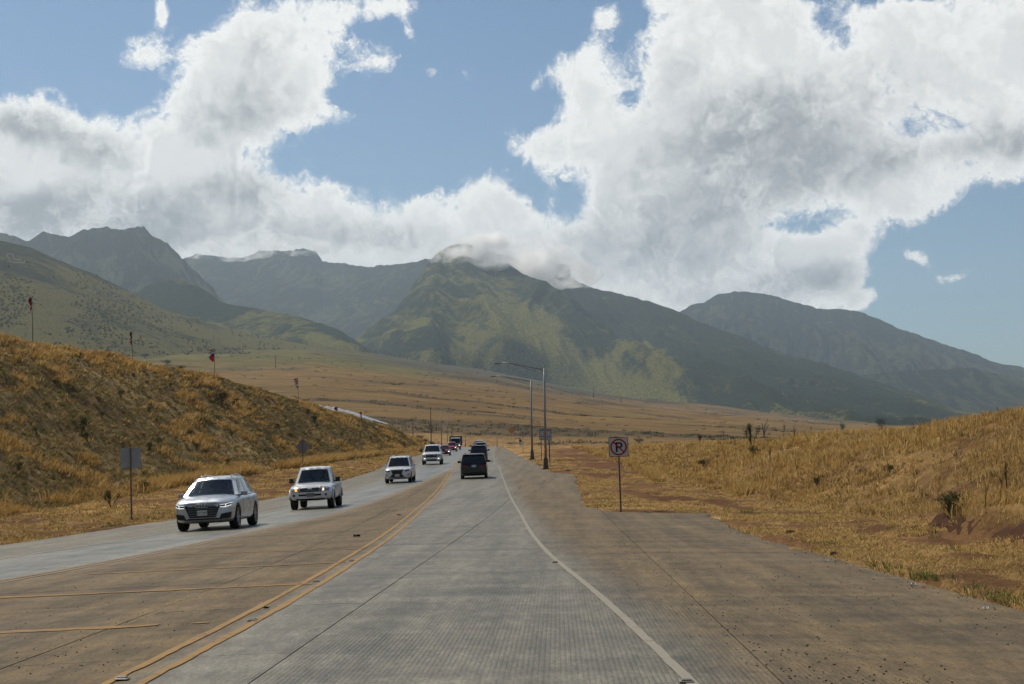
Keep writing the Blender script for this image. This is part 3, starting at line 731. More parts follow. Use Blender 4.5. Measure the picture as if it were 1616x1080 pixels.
def strip_grid(ya, yb, fl, fr, dy, nx, inset, zoff, skirt=0.0):
    ny = max(2, int(round((yb - ya) / dy)) + 1)
    Y = np.linspace(ya, yb, ny)
    L = fl(Y) + inset; W = fr(Y) - inset
    W = np.maximum(W, L + 0.01)
    s = np.linspace(0, 1, nx)
    X = L[:, None] + (W - L)[:, None] * s
    YY = np.repeat(Y[:, None], nx, 1)
    Z = surf(X, YY) + zoff
    V = np.stack([X, YY, Z], -1)
    if skirt > 0:                                   # turn the four edges down so that each slab has its own thickness
        V = np.concatenate([V[:1], V, V[-1:]], 0); V = np.concatenate([V[:, :1], V, V[:, -1:]], 1)
        V[0, :, 2] -= skirt; V[-1, :, 2] -= skirt; V[:, 0, 2] -= skirt; V[:, -1, 2] -= skirt
    return V
def road_attrs(V):
    X, Y = V[..., 0].ravel().astype(float), V[..., 1].ravel().astype(float)
    tm = smooth(0.0, 0.6, X - YEL_R(Y) - 0.5) * smooth(17, 8, Y) * smooth(5.5, 3.0, X)
    return {'dirt': dirt(X, Y), 'tine': X - 0.045 * Y, 'tone': tone(X, Y), 'tined': tm}
SLAB_END = 61.5
V = strip_grid(SLAB_END + 0.001, 415, EDGE_L, EDGE_R, 2.0, 90, 0.0, 0.0)
road = mesh_obj('road', far_y(V).reshape(-1, 3), grid_faces(*V.shape[:2]), M_CONC, smooth_shade=True, attrs=road_attrs(V))
tag(road, 'grey concrete highway with a brown painted median and wide dusty shoulders', kind='structure')
V = strip_grid(-32, SLAB_END, EDGE_L, EDGE_R, 2.0, 30, 0.05, -0.05)
mesh_obj('road_subbase', far_y(V).reshape(-1, 3), grid_faces(*V.shape[:2]), M_BASE, parent=road)
STEP = 4.6 / KF
for ci in range(6):
    fl, fr = BOUNDS[ci], BOUNDS[ci + 1]
    ya = -31.0 + (ci % 3) * 0.0
    while ya < SLAB_END - 0.5:
        yb = min(ya + STEP, SLAB_END)
        ge = 0.0 if yb >= SLAB_END else 0.002
        w = float(np.max(fr(np.linspace(ya, yb, 9)) - fl(np.linspace(ya, yb, 9))))
        if w > 0.25:
            nx = 22 if ya > -6 else 6
            V = strip_grid(ya + 0.002, yb - ge, fl, fr, 0.30 if ya > -6 else 1.5, nx, 0.007, 0.0 + RNG.normal(0, 0.0008), 0.04)
            mesh_obj('concrete_slab', far_y(V).reshape(-1, 3), grid_faces(*V.shape[:2]), M_CONC, parent=road, attrs=road_attrs(V))
        ya = yb

def mat_marking(name, col, wear):
    t = NT(name); p = t.pos()
    n = t.noise(p, 6.0, 6, 0.7); b = t.noise(p, 0.8, 4, 0.6)
    k = t.ramp(t.math('ADD', t.math('MULTIPLY', n, 0.75), t.math('MULTIPLY', b, 0.35)), wear, wear + 0.16)
    c = t.mix(k, col, (0.15, 0.095, 0.048))
    c = t.mix(t.math('MULTIPLY', t.noise(p, 30, 4, 0.7), 0.35), c, (0.10, 0.07, 0.04))
    return t.surf(t.bsdf(c, 0.75, 0.2))
M_YEL = mat_marking('yellow_road_paint', (0.31, 0.180, 0.050), 0.545)
M_YELW = mat_marking('worn_yellow_road_paint', (0.28, 0.15, 0.042), 0.52)
M_WHT = mat_marking('white_road_paint', (0.28, 0.262, 0.21), 0.60)
def ribbon(name, pts, w, mat, label=None, jag=0.007, zoff=0.007):
    """pts: (x, y) centre line on the road, resampled; ragged edges."""
    P = np.array(pts, float)
    seg = np.r_[0, np.cumsum(np.hypot(*np.diff(P, axis=0).T))]
    n = int(min(1600, seg[-1] / 0.12)) + 2
    s = np.linspace(0, seg[-1], n)
    s = seg[-1] * (s / seg[-1]) ** 1.6 if seg[-1] > 80 else s
    x = np.interp(s, seg, P[:, 0]); y = np.interp(s, seg, P[:, 1])
    tx, ty = np.gradient(x), np.gradient(y); L = np.hypot(tx, ty); nx, ny = ty / L, -tx / L
    jl = (fbm(s * 1.7 + 5, s * 0 + w * 40, 3, 3) - 0.5) * jag * 3 + (vnoise(s * 7, s * 0, 5) > 0.72) * jag * 1.5
    jr = (fbm(s * 1.9 + 9, s * 0 + w * 60, 3, 6) - 0.5) * jag * 3 + (vnoise(s * 7, s * 0 + 9, 7) > 0.7) * -jag * 1.5
    A = np.stack([x - nx * (w / 2 + jl), y - ny * (w / 2 + jl)], -1); B = np.stack([x + nx * (w / 2 + jr), y + ny * (w / 2 + jr)], -1)
    C = (A + B) / 2
    V = np.stack([A, C, B], 1)
    V = np.concatenate([V, (surf(V[..., 0], V[..., 1]) + zoff)[..., None]], -1)
    o = mesh_obj(name, far_y(V).reshape(-1, 3), grid_faces(n, 3), mat, parent=road)
    if label: o['label'] = label
    return o
ys = np.r_[np.linspace(-28, 60, 300), np.linspace(60, 400, 200)[1:]]
for off in (-0.13, 0.13):
    ribbon('yellow_line', np.stack([YEL_R(ys) + off * 1.05, ys], -1), 0.088, M_YEL, jag=0.009)
ys2 = ys[ys < 88]
for off in (-0.12, 0.12):
    ribbon('yellow_line', np.stack([YEL_L(ys2) + off, ys2], -1), 0.085, M_YEL)
ribbon('white_line', np.stack([WHITE_R(ys), ys], -1), 0.085, M_WHT, jag=0.004, label='white edge line beside the dusty shoulder')
ribbon('white_line', np.stack([WHITE_L(ys), ys], -1), 0.13, M_WHT, jag=0.006, label='thin white edge line beyond the oncoming cars')
for a, b, w in [((-60, 947), (494, 922), 0.13), ((-60, 1003), (250, 987), 0.15), ((140, 907), (545, 888), 0.11), ((270, 876), (590, 866), 0.07), ((300, 985), (330, 983), 0.10)]:
    ribbon('hatch_line', [hit(*a), hit(*b)], w, M_YELW, jag=0.03)
# ------------------------------------------------------------------ grass and scrub
def mat_grass():
    t = NT('dry_grass_blades')
    col = t.attr('tint', True)
    c2 = t.mix(t.math('MULTIPLY', t.noise(t.pos(), 2.2, 3, 0.6), 0.5), col, t.mix(1.0, col, (0.62, 0.55, 0.42), 'MULTIPLY'))
    df = t.n('ShaderNodeBsdfDiffuse'); t.put(df.inputs['Color'], c2)
    tl = t.n('ShaderNodeBsdfTranslucent'); t.put(tl.inputs['Color'], c2)
    mx = t.n('ShaderNodeMixShader'); mx.inputs[0].default_value = 0.42
    t.t.links.new(df.outputs[0], mx.inputs[1]); t.t.links.new(tl.outputs[0], mx.inputs[2])
    return t.surf(mx.outputs[0])
M_GRASS = mat_grass()
def tufts(name, X, Y, H, colr, blades=8, width=0.012, spread=0.5, lean=(0.12, -0.05), base=0.12, dscale=0.00036, zoff=-0.03, droop=0.0, label=None, kind='stuff', zf=None):
    n = len(X)
    if n == 0: return None
    Z = (zf or ground)(X, Y) + zoff
    dist = np.hypot(X, Y)
    B = blades
    Y = Y * KF
    rep = lambda a: np.repeat(a, B)
    x, y, z, h, ds = rep(X), rep(Y), rep(Z), rep(H), rep(dist)
    N = n * B
    ang = RNG.random(N) * 2 * np.pi
    r = np.sqrt(RNG.random(N)) * base * h / 0.5
    bx, by = x + np.cos(ang) * r, y + np.sin(ang) * r
    hh = h * (0.55 + 0.6 * RNG.random(N))
    out = spread * hh * (0.3 + RNG.random(N))
    a2 = ang + RNG.normal(0, 0.7, N)
    ox, oy = np.cos(a2) * out + lean[0] * hh, np.sin(a2) * out + lean[1] * hh
    w = np.maximum(width, dscale * ds) * (0.6 + 0.8 * RNG.random(N))
    wa = RNG.random(N) * np.pi
    wx, wy = np.cos(wa) * w, np.sin(wa) * w
    mz = z + hh * 0.6; tz = z + hh * (1 - droop * RNG.random(N))
    P = np.empty((N, 5, 3), np.float32)
    P[:, 0] = np.stack([bx - wx, by - wy, z], -1); P[:, 1] = np.stack([bx + wx, by + wy, z], -1)
    P[:, 2] = np.stack([bx + ox * 0.38 - wx * .8, by + oy * 0.38 - wy * .8, mz], -1); P[:, 3] = np.stack([bx + ox * 0.38 + wx * .8, by + oy * 0.38 + wy * .8, mz], -1)
    P[:, 4] = np.stack([bx + ox, by + oy, tz], -1)
    i = np.arange(N)[:, None] * 5
    F = np.stack([i + [0, 1, 3], i + [0, 3, 2], i + [2, 3, 4]], 1).reshape(-1, 3)
    cv = np.repeat(colr, B, 0) * (0.75 + 0.5 * RNG.random((N, 1)))
    C = np.repeat(cv[:, None, :], 5, 1)
    o = mesh_obj(name, P.reshape(-1, 3), F, M_GRASS, attrs={'tint': C.reshape(-1, 3)})
    tag(o, label, kind=kind)
    return o
def scatter(n, y0, y1, fx0, fx1, power=1.0, umax=0.60):
    """Random points between two side curves, denser near the eye, inside the field of view."""
    t = RNG.random(n)
    Y = y0 * (y1 / y0) ** (t ** power)
    a, b = fx0(Y), fx1(Y)
    X = a + (b - a) * RNG.random(n)
    k = np.abs(X) < umax * Y + 4
    return X[k], Y[k]
GOLD = np.array([0.45, 0.285, 0.100]); STRAW = np.array([0.54, 0.385, 0.165]); OLV = np.array([0.165, 0.135, 0.055]); DEAD = np.array([0.245, 0.17, 0.078]); GRN = np.array([0.10, 0.125, 0.035])
def pick(n, cols, w):
    k = RNG.choice(len(cols), n, p=np.array(w) / sum(w))
    return np.array(cols)[k]
# left bank: golden clumps over a matted dull sward
X, Y = scatter(62000, 34, 262, lambda Y: interp(Y, LC) - 2.0, lambda Y: interp(Y, LF) + 1.0, 1.0)
g = fbm(X * 0.30 + 3, Y * 0.17, 4, 301) * 0.6 + fbm(X * 0.75 + 3, Y * 0.5, 3, 303) * 0.4
tL = (interp(Y, LF) - X) / (interp(Y, LF) - interp(Y, LC))
dens = smooth(0.54, 0.60, g + 0.10 * smooth(0.55, 1.0, tL) - 0.03)
gold = RNG.random(len(X)) < dens * 0.85
tufts('golden_grass', X[gold], Y[gold], 0.26 + 0.32 * RNG.random(gold.sum()), pick(gold.sum(), [GOLD, GOLD * 0.8, STRAW, DEAD], [5, 3, 2, 1]), 13, 0.008, 0.85, (0.12, -0.08), 0.55, droop=0.2, label='golden dry grass clumps on the steep left bank')
low = (~gold) & (RNG.random(len(X)) < 0.5)
tufts('dry_grass', X[low], Y[low], 0.16 + 0.2 * RNG.random(low.sum()), pick(low.sum(), [OLV, DEAD * .85, STRAW * 0.75, GRN], [6, 5, 2.5, 1.4]), 9, 0.009, 1.0, (0.5, -0.25), 0.3, droop=0.3, label='dull matted dry grass on the left bank')
# tall strip along the foot of the left bank
X, Y = scatter(9000, 36, 230, lambda Y: interp(Y, LF) - 0.5, lambda Y: interp(Y, LF) + 0.8, 1.0)
k = smooth(0.42, 0.56, fbm(X * 0.1, Y * 0.09, 3, 311)) > RNG.random(len(X))
k &= (Y > 52) | (fbm(X * 0.3, Y * 0.3, 2, 313) > 0.55)
X, Y = X[k], Y[k]
tufts('golden_grass', X, Y, 0.5 + 0.45 * RNG.random(len(X)), pick(len(X), [GOLD * 1.05, STRAW, GOLD * .8], [5, 2, 2]), 14, 0.009, 0.5, (0.15, -0.05), 0.35, label='tall golden grass strip along the foot of the left bank')
# left verge
X, Y = scatter(15000, 24, 200, lambda Y: interp(Y, LF) + 0.3, lambda Y: EDGE_L(Y) - 0.05, 0.9)
k = ground_zone(X, Y, X * 0)[:, 0] > 0.2
X, Y = X[k], Y[k]
tufts('dry_grass', X, Y, 0.09 + 0.12 * RNG.random(len(X)), pick(len(X), [STRAW, GOLD * .9, GRN * 1.4, DEAD], [5, 4, 0.8, 2]), 6, 0.006, 1.0, (0.1, 0), 0.7, droop=0.4, label='short mown straw on the left verge')
GOLD = GOLD * np.array([1.1, 1.12, 1.1]); STRAW = STRAW * 1.08
# right bank
X, Y = scatter(44000, 15, 175, lambda Y: interp(Y, RF) + 0.2, lambda Y: interp(Y, RC) + 3.5, 0.8)
g = fbm(X * 0.5, Y * 0.34, 4, 321)
tR = (X - interp(Y, RF)) / (interp(Y, RC) - interp(Y, RF))
pr = smooth(0.33, 0.54, g + 0.10 * smooth(0.5, 1, tR) + 0.06 * smooth(30, 60, Y))
k = (RNG.random(len(X)) < pr * 0.60 + 0.16) & (ground_zone(X, Y, X * 0)[:, 0] > 0.105)
X, Y, tR = X[k], Y[k], tR[k]
tall = RNG.random(len(X)) < 0.12 + 0.5 * smooth(0.50, 0.62, fbm(X * 0.35 + 7, Y * 0.3, 3, 327))
tufts('golden_grass', X[tall], Y[tall], (0.20 + 0.28 * RNG.random(tall.sum())) * (0.62 + 0.38 * smooth(0.1, 0.5, tR[tall])), pick(tall.sum(), [GOLD, STRAW, GOLD * .75], [4, 6, 2]), 13, 0.006, 0.65, (0.22, -0.05), 0.5, droop=0.15, label='tall golden grass on the right bank')
k = ~tall
tufts('dry_grass', X[k], Y[k], 0.12 + 0.2 * RNG.random(k.sum()), pick(k.sum(), [STRAW, DEAD, GOLD * .8, OLV], [5, 3, 4, 1]), 8, 0.007, 0.9, (0.3, -0.1), 0.3, droop=0.3, label='short bent straw on the right bank')
# low ground right, beyond the sign
X, Y = scatter(9000, 44, 240, lambda Y: Y * 0 + np.maximum(interp(Y, RF) - 1.2, EDGE_R(Y) + 3), lambda Y: interp(Y, RF) + 1.0, 0.9)
k = (fbm(X * 0.25, Y * 0.12, 3, 331) > 0.47) & (ground_zone(X, Y, X * 0)[:, 0] > 0.17)
X, Y = X[k], Y[k]
tufts('golden_grass', X, Y, 0.25 + 0.35 * RNG.random(len(X)), pick(len(X), [GOLD, STRAW, GOLD * .8], [4, 4, 2]), 11, 0.008, 0.6, (0.2, 0), 0.22, label='golden grass on the low ground past the sign')
# right verge straw, near the eye
X, Y = scatter(52000, 8.5, 110, lambda Y: EDGE_R(Y) + 0.05, lambda Y: interp(Y, RF) + 0.6, 0.85)
gz = ground_zone(X, Y, X * 0)
k = (gz[:, 0] > 0.21) & (RNG.random(len(X)) < 0.35 + 0.65 * smooth(0.4, 0.6, fbm(X * 0.9, Y * 0.9, 3, 341)))
X, Y = X[k], Y[k]
tufts('dry_grass', X, Y, 0.05 + 0.09 * RNG.random(len(X)), pick(len(X), [STRAW, GOLD * .85, DEAD, STRAW * 1.1], [5, 2, 3, 2]), 6, 0.0035, 1.5, (0.1, 0), 1.2, droop=0.75, label='flattened straw on the right verge')
# a few living green blades by the pavement edge
gx, gy = [], []
for px, py, nn in [(1450, 915, 26), (1462, 920, 14), (1545, 942, 20), (1590, 950, 22), (1530, 930, 8), (1425, 840, 8), (1480, 846, 9), (1505, 870, 8), (1390, 898, 10), (1300, 858, 9), (940, 800, 22), (915, 742, 10), (1180, 808, 8), (1420, 910, 8), (250, 820, 14), (180, 830, 12), (285, 812, 14), (70, 806, 10), (840, 738, 20), (222, 784, 10)]:
    x, y = hit(px, py, ground)
    gx += list(x + RNG.normal(0, 0.10 * y / 12, nn)); gy += list(y + RNG.normal(0, 0.16 * y / 12, nn))
gx, gy = np.array(gx), np.array(gy)
tufts('green_grass', gx, gy, 0.07 + 0.08 * RNG.random(len(gx)), pick(len(gx), [(0.085, 0.14, 0.03), (0.13, 0.16, 0.04)], [1, 1]), 8, 0.0045, 0.8, (0, 0), 0.5, label='sparse living green grass at the pavement edge')
# scrub on the plain and woodland texture on the grassy hill
X = []; 
t = RNG.random(9000); Y = 330 * (2500 / 330) ** t; U = RNG.uniform(-0.42, 0.36, 9000); X = U * Y
sc = ridged(X / 160, Y / 46, 3, 55) * 0 + fbm(X / 300, Y / 60, 5, 81) * 0.65 + fbm(X / 90, Y / 26, 4, 85) * 0.35
k = RNG.random(9000) < smooth(0.53, 0.64, sc) * 0.9 + 0.06
X, Y = X[k], Y[k]
tufts('scrub', X, Y, 0.6 + 1.1 * RNG.random(len(X)), pick(len(X), [(0.06, 0.06, 0.03), (0.09, 0.08, 0.04), (0.05, 0.055, 0.025)], [3, 2, 2]), 16, 0.10, 1.1, (0, 0), 0.8, droop=0.4, dscale=0.0002, label='dark low scrub dotted over the tan plain')
_hb = BVHTree.FromPolygons([Vector((v.co.x, v.co.y / KF, v.co.z)) for v in hill.data.vertices], [tuple(p.vertices) for p in hill.data.polygons])
pts = []
for k in range(6500):
    px = RNG.uniform(-30, 620); py = RNG.uniform(385, 575)
    g = fbm(np.array([px / 70]), np.array([py / 32]), 4, 351)[0]
    if RNG.random() > smooth(0.50, 0.58, g) * 0.95 + 0.025: continue
    d = (at(px, py, 1000) - cam.location).normalized()
    h = _hb.ray_cast(cam.location, d)
    if h[0] is not None: pts.append(h[0])
pts = np.array([tuple(p) for p in pts])
_hillz = pts[:, 2]
tufts('woodland', pts[:, 0], pts[:, 1], 1.6 + 2.6 * RNG.random(len(pts)), pick(len(pts), [(0.075, 0.078, 0.032), (0.09, 0.09, 0.036), (0.12, 0.112, 0.042)], [3, 3, 1]), 12, 0.6, 0.38, (0, 0), 0.2, dscale=0.0002, label='loose dark woodland scattered over the grassy hill', zf=lambda a, b: _hillz)
# ------------------------------------------------------------------ vehicles
def car_paint(name, col, flake=0.25, coat=0.6, dirt=0.45):
    t = NT(name); tc = t.n('ShaderNodeTexCoord').outputs['Object']
    dust = t.noise(tc, 2.5, 5, 0.6); z = t.n('ShaderNodeSeparateXYZ'); t.put(z.inputs[0], tc)
    low = t.ramp(z.outputs[2], 0.75, 0.3)
    c = t.mix(t.math('MULTIPLY', t.math('MULTIPLY', low, t.ramp(dust, 0.35, 0.7)), dirt), col, (0.22, 0.16, 0.10))
    nd = t.bsdf(c, t.ramp(dust, 0.3, 0.8, 0.25, 0.42), 0.5, Metallic=flake, Coat_Weight=coat, Coat_Roughness=0.06)
    return t.surf(nd)
def glass_mat():
    t = NT('car_glass')
    gl = t.n('ShaderNodeBsdfGlossy'); gl.inputs['Roughness'].default_value = 0.03; gl.inputs['Color'].default_value = (0.9, 0.95, 1, 1)
    tr = t.n('ShaderNodeBsdfTransparent'); tr.inputs['Color'].default_value = (0.70, 0.78, 0.75, 1)
    fr = t.n('ShaderNodeFresnel'); fr.inputs['IOR'].default_value = 1.5
    mx = t.n('ShaderNodeMixShader'); t.put(mx.inputs[0], t.math('MULTIPLY', fr.outputs[0], 1.2, clamp=True))
    t.t.links.new(tr.outputs[0], mx.inputs[1]); t.t.links.new(gl.outputs[0], mx.inputs[2])
    return t.surf(mx.outputs[0])
def lamp_mat(name, col, strength):
    t = NT(name); em = t.n('ShaderNodeEmission'); em.inputs['Color'].default_value = (*col, 1); em.inputs['Strength'].default_value = strength
    return t.surf(em.outputs[0])
M_GLASS = glass_mat()
M_TINT = paint('dark_tinted_glass', (0.012, 0.014, 0.016), 0.06, 0.6, 0.05)
M_BLACK = paint('black_plastic', (0.018, 0.018, 0.019), 0.55, 0.3)
M_TRIM = paint('dark_grille', (0.010, 0.010, 0.011), 0.45, 0.4)
M_TYRE = paint('tyre_rubber', (0.022, 0.021, 0.020), 0.85, 0.2, 0.3, 12)
M_ALLOY = paint('alloy_rim', (0.36, 0.36, 0.37), 0.35, 0.5, 0.2, Metallic=0.7)
M_DARKRIM = paint('dark_rim', (0.08, 0.08, 0.085), 0.4, 0.5, 0.2, Metallic=0.6)
M_CHROME = paint('bright_trim', (0.55, 0.55, 0.56), 0.2, 0.5, 0.05, Metallic=0.85)
M_GUN = paint('smoked_chrome', (0.16, 0.16, 0.17), 0.3, 0.5, 0.05, Metallic=0.8)
M_LENS = paint('clear_lens', (0.22, 0.24, 0.26), 0.08, 0.6, 0.05, Metallic=0.3)
M_LENSD = paint('dark_lens', (0.05, 0.055, 0.06), 0.08, 0.6, 0.05)
M_LED = lamp_mat('daytime_led', (1.0, 0.98, 0.92), 1.1)
M_BEAM = lamp_mat('lit_headlamp', (1.0, 0.93, 0.82), 3.0)
M_AMBER = lamp_mat('lit_amber_lamp', (1.0, 0.36, 0.04), 2.4)
M_TAIL = paint('red_tail_lens', (0.16, 0.006, 0.008), 0.12, 0.6, 0.05)
M_REDLIT = paint('red_reflector', (0.30, 0.02, 0.015), 0.2, 0.6, 0.05)
M_PLATE = paint('licence_plate_white', (0.55, 0.55, 0.52), 0.5, 0.3, 0.2, 20)
M_INT = paint('cabin_interior', (0.055, 0.05, 0.045), 0.8, 0.1)
M_SEAT = paint('cabin_seat', (0.16, 0.135, 0.105), 0.8, 0.1)
M_SKIN = paint('skin', (0.40, 0.22, 0.14), 0.6, 0.3, 0.05)
M_SHIRT = paint('driver_shirt', (0.22, 0.20, 0.15), 0.85, 0.1)
M_HAIR = paint('driver_hair', (0.03, 0.02, 0.014), 0.7, 0.2)
M_UNDER = paint('underbody', (0.010, 0.010, 0.010), 0.9, 0.1)

def subd(bm, lv=1):
    for _ in range(lv):
        bmesh.ops.subdivide_edges(bm, edges=bm.edges[:], cuts=1, use_grid_fill=True, smooth=0.0)
def eval_mods(o):
    dg = bpy.context.evaluated_depsgraph_get()
    me = bpy.data.meshes.new_from_object(o.evaluated_get(dg))
    o.modifiers.clear(); old = o.data; o.data = me; me.name = o.name
    return o

class Car:
    """Vehicle standing on z=0, nose towards +Y, built from lofted sections."""
    def __init__(s, name, label, cat, group, P):
        s.P = P; s.root = empty(name); tag(s.root, label, cat, group)
        s.body()
    # sections: list of (y, zbot, zshoulder, ztop, halfwidth, top_inset)
    def body(s):
        P = s.P; bm = bmesh.new(); rings = []
        for (y, zb, zs, zt, w, ti) in P['sections']:
            zm = zb + 0.55 * (zs - zb)
            half = [(0, zb), (w * 0.80, zb), (w * 0.955, zb + 0.07), (w * 0.995, zm - 0.1), (w, zm + 0.06), (w * 0.985, zs - 0.03), (w * 0.955, zs + 0.02), (w - ti, zs + (zt - zs) * 0.72), (w * 0.55, zt), (0, zt + 0.012)]
            ring = [bm.verts.new((x, y, z)) for x, z in half] + [bm.verts.new((-x, y, z)) for x, z in half[-2:0:-1]]
            rings.append(ring)
        n = len(rings[0])
        for a, b in zip(rings, rings[1:]):
            for k in range(n): bm.faces.new((a[k], a[(k + 1) % n], b[(k + 1) % n], b[k]))
        for ring, flip in ((rings[0], False), (rings[-1], True)):
            h = n // 2
            for k in range(h):                      # close the ends with a ladder of quads
                i0, i1, j0, j1 = k, k + 1, (n - k) % n, (n - k - 1) % n
                f = [ring[i0], ring[i1], ring[j1], ring[j0]]
                f = [v for q, v in enumerate(f) if v not in f[:q]]
                if len(f) >= 3: bm.faces.new(f if flip else f[::-1])
        o = bm_obj('body', bm, P['paint'], s.root, True)
        m = o.modifiers.new('s', 'SUBSURF'); m.levels = 2; m.render_levels = 2
        eval_mods(o)
        # wheel openings
        r = P['wheel_r'] * 1.17
        cut = bmesh.new()
        for y in P['axles']:
            for sx in (-1, 1):
                bmesh.ops.create_cone(cut, cap_ends=True, segments=28, radius1=r, radius2=r, depth=0.62,
                                      matrix=Matrix.Translation((sx * (P['w'] - 0.05), y, P['wheel_r'] * 0.98)) @ Matrix.Rotation(R(90), 4, 'Y'))
        co = bm_obj('cutter', cut, M_UNDER)
        b = o.modifiers.new('b', 'BOOLEAN'); b.object = co; b.operation = 'DIFFERENCE'; b.solver = 'EXACT'
        bpy.context.view_layer.update(); eval_mods(o)
        bpy.data.objects.remove(co)
        for p in o.data.polygons: p.use_smooth = True
        try: o.data.set_sharp_from_angle(angle=R(38))
        except Exception: pass
        if len(o.data.materials) > 1:
            mi = [0] * len(o.data.polygons)
        s.body_o = o
        for y in P['axles']:                        # dark inner arches
            for sx in (-1, 1):
                bm = bmesh.new()
                bmesh.ops.create_cone(bm, cap_ends=True, segments=20, radius1=r * 0.985, radius2=r * 0.985, depth=0.25, matrix=Matrix.Translation((sx * (P['w'] - 0.31), y, P['wheel_r'] * 0.99)) @ Matrix.Rotation(R(90), 4, 'Y'))
                for v in bm.verts: v.co.z = max(v.co.z, P['clear'] + 0.02)
                bm_obj('wheel_arch', bm, M_UNDER, s.root)
        s.bvh()
        s.wheels()
    def bvh(s, objs=None):
        V, Fs = [], []
        for o in (objs or [s.body_o]):
            k = len(V); V += [v.co.copy() for v in o.data.vertices]; Fs += [tuple(i + k for i in p.vertices) for p in o.data.polygons]
        s.tree = BVHTree.FromPolygons(V, Fs)
    def wheels(s):
        P = s.P; r, wd = P['wheel_r'], P.get('wheel_w', 0.23)
        proto = None
        for y in P['axles']:
            for sx in (1, -1):
                if proto is None:
                    proto = empty('wheel', (0, 0, 0), parent=s.root)
                    bm = bmesh.new(); rr = r * P.get('rim', 0.68)
                    prof = [(rr, -wd / 2), (r * 0.94, -wd / 2), (r, -wd * 0.36), (r, wd * 0.36), (r * 0.94, wd / 2), (rr, wd / 2), (rr * 0.96, wd * 0.3), (rr * 0.96, -wd * 0.3)]
                    N = 32; ring = [[bm.verts.new((x, q * math.cos(2 * math.pi * k / N), q * math.sin(2 * math.pi * k / N))) for q, x in prof] for k in range(N)]
                    for k in range(N):
                        for j in range(len(prof)):
                            bm.faces.new((ring[k][j], ring[k][(j + 1) % len(prof)], ring[(k + 1) % N][(j + 1) % len(prof)], ring[(k + 1) % N][j]))
                    bm_obj('tyre', bm, M_TYRE, proto, True)
                    bm = bmesh.new()
                    bmesh.ops.create_cone(bm, cap_ends=True, segments=28, radius1=rr * 0.97, radius2=rr * 0.97, depth=0.02, matrix=Matrix.Translation((wd * 0.05, 0, 0)) @ Matrix.Rotation(R(90), 4, 'Y'))
                    bm_obj('brake_disc', bm, M_BLACK, proto)
                    bm = bmesh.new(); ns = P.get('spokes', 5)
                    for k in range(ns):
                        a = 2 * math.pi * k / ns
                        for da in (-0.14, 0.14):
                            c = Vector((wd * 0.36, math.cos(a + da) * rr * 0.52, math.sin(a + da) * rr * 0.52))
                            add_box(bm, c, (0.025, rr * 0.9, rr * 0.13), Matrix.Rotation(a + da * 0.6, 3, 'X'))
                    bmesh.ops.create_cone(bm, cap_ends=True, segments=16, radius1=rr * 0.2, radius2=rr * 0.16, depth=0.04, matrix=Matrix.Translation((wd * 0.38, 0, 0)) @ Matrix.Rotation(R(90), 4, 'Y'))
                    N = 28; prof = [(rr * 0.99, wd * 0.30), (rr * 0.99, wd * 0.47), (rr * 0.90, wd * 0.45), (rr * 0.90, wd * 0.30)]
                    ring = [[bm.verts.new((x, q * math.cos(2 * math.pi * k / N), q * math.sin(2 * math.pi * k / N))) for q, x in prof] for k in range(N)]
                    for k in range(N):
                        for j in range(4): bm.faces.new((ring[k][j], ring[k][(j + 1) % 4], ring[(k + 1) % N][(j + 1) % 4], ring[(k + 1) % N][j]))
                    bm_obj('rim', bm, P.get('rim_mat', M_ALLOY), proto)
                    w = proto
                else:
                    w = copy_tree(proto, s.root)
                w.location = (sx * (P['w'] - wd / 2 - 0.015), y, r)
                w.rotation_euler = (0, 0, 0 if sx > 0 else math.pi)
    def cabin(s, belt, roof, crown=0.04, mat=None):
        """belt, roof: dicts with front y (f), rear y (r), half width at front (wf), at rear (wr), height (z / zr)."""
        P = s.P; mat = mat or P['paint']; s.belt, s.roof = belt, roof
        def cor(d, fy, sx, front):
            return Vector((sx * (d['wf'] if front else d['wr']), d['f'] if front else d['r'], d['z'] if front else d.get('zr', d['z'])))
        s.C = {('b', sx, fr): cor(belt, 0, sx, fr) for sx in (-1, 1) for fr in (True, False)}
        s.C.update({('t', sx, fr): cor(roof, 0, sx, fr) for sx in (-1, 1) for fr in (True, False)})
        s.crown = crown
        bm = bmesh.new()
        for side in ('front', 'rear', 'left', 'right', 'roof'):
            n, m = 13, 9
            g = [[bm.verts.new(s.face_pt(side, i / (n - 1), j / (m - 1))) for j in range(m)] for i in range(n)]
            for i in range(n - 1):
                for j in range(m - 1):
                    ca, cb = (i + .5) / (n - 1), (j + .5) / (m - 1)
                    if any(q[0] == side and q[1] < ca < q[2] and q[3] < cb < q[4] for q in P.get('open', [])): continue
                    bm.faces.new((g[i][j], g[i + 1][j], g[i + 1][j + 1], g[i][j + 1]))
        bmesh.ops.remove_doubles(bm, verts=bm.verts[:], dist=0.004)
        bmesh.ops.recalc_face_normals(bm, faces=bm.faces[:])
        o = bm_obj('roof', bm, mat, s.root, True)
        try: o.data.set_sharp_from_angle(angle=R(50))
        except Exception: pass
        s.roof_o = o
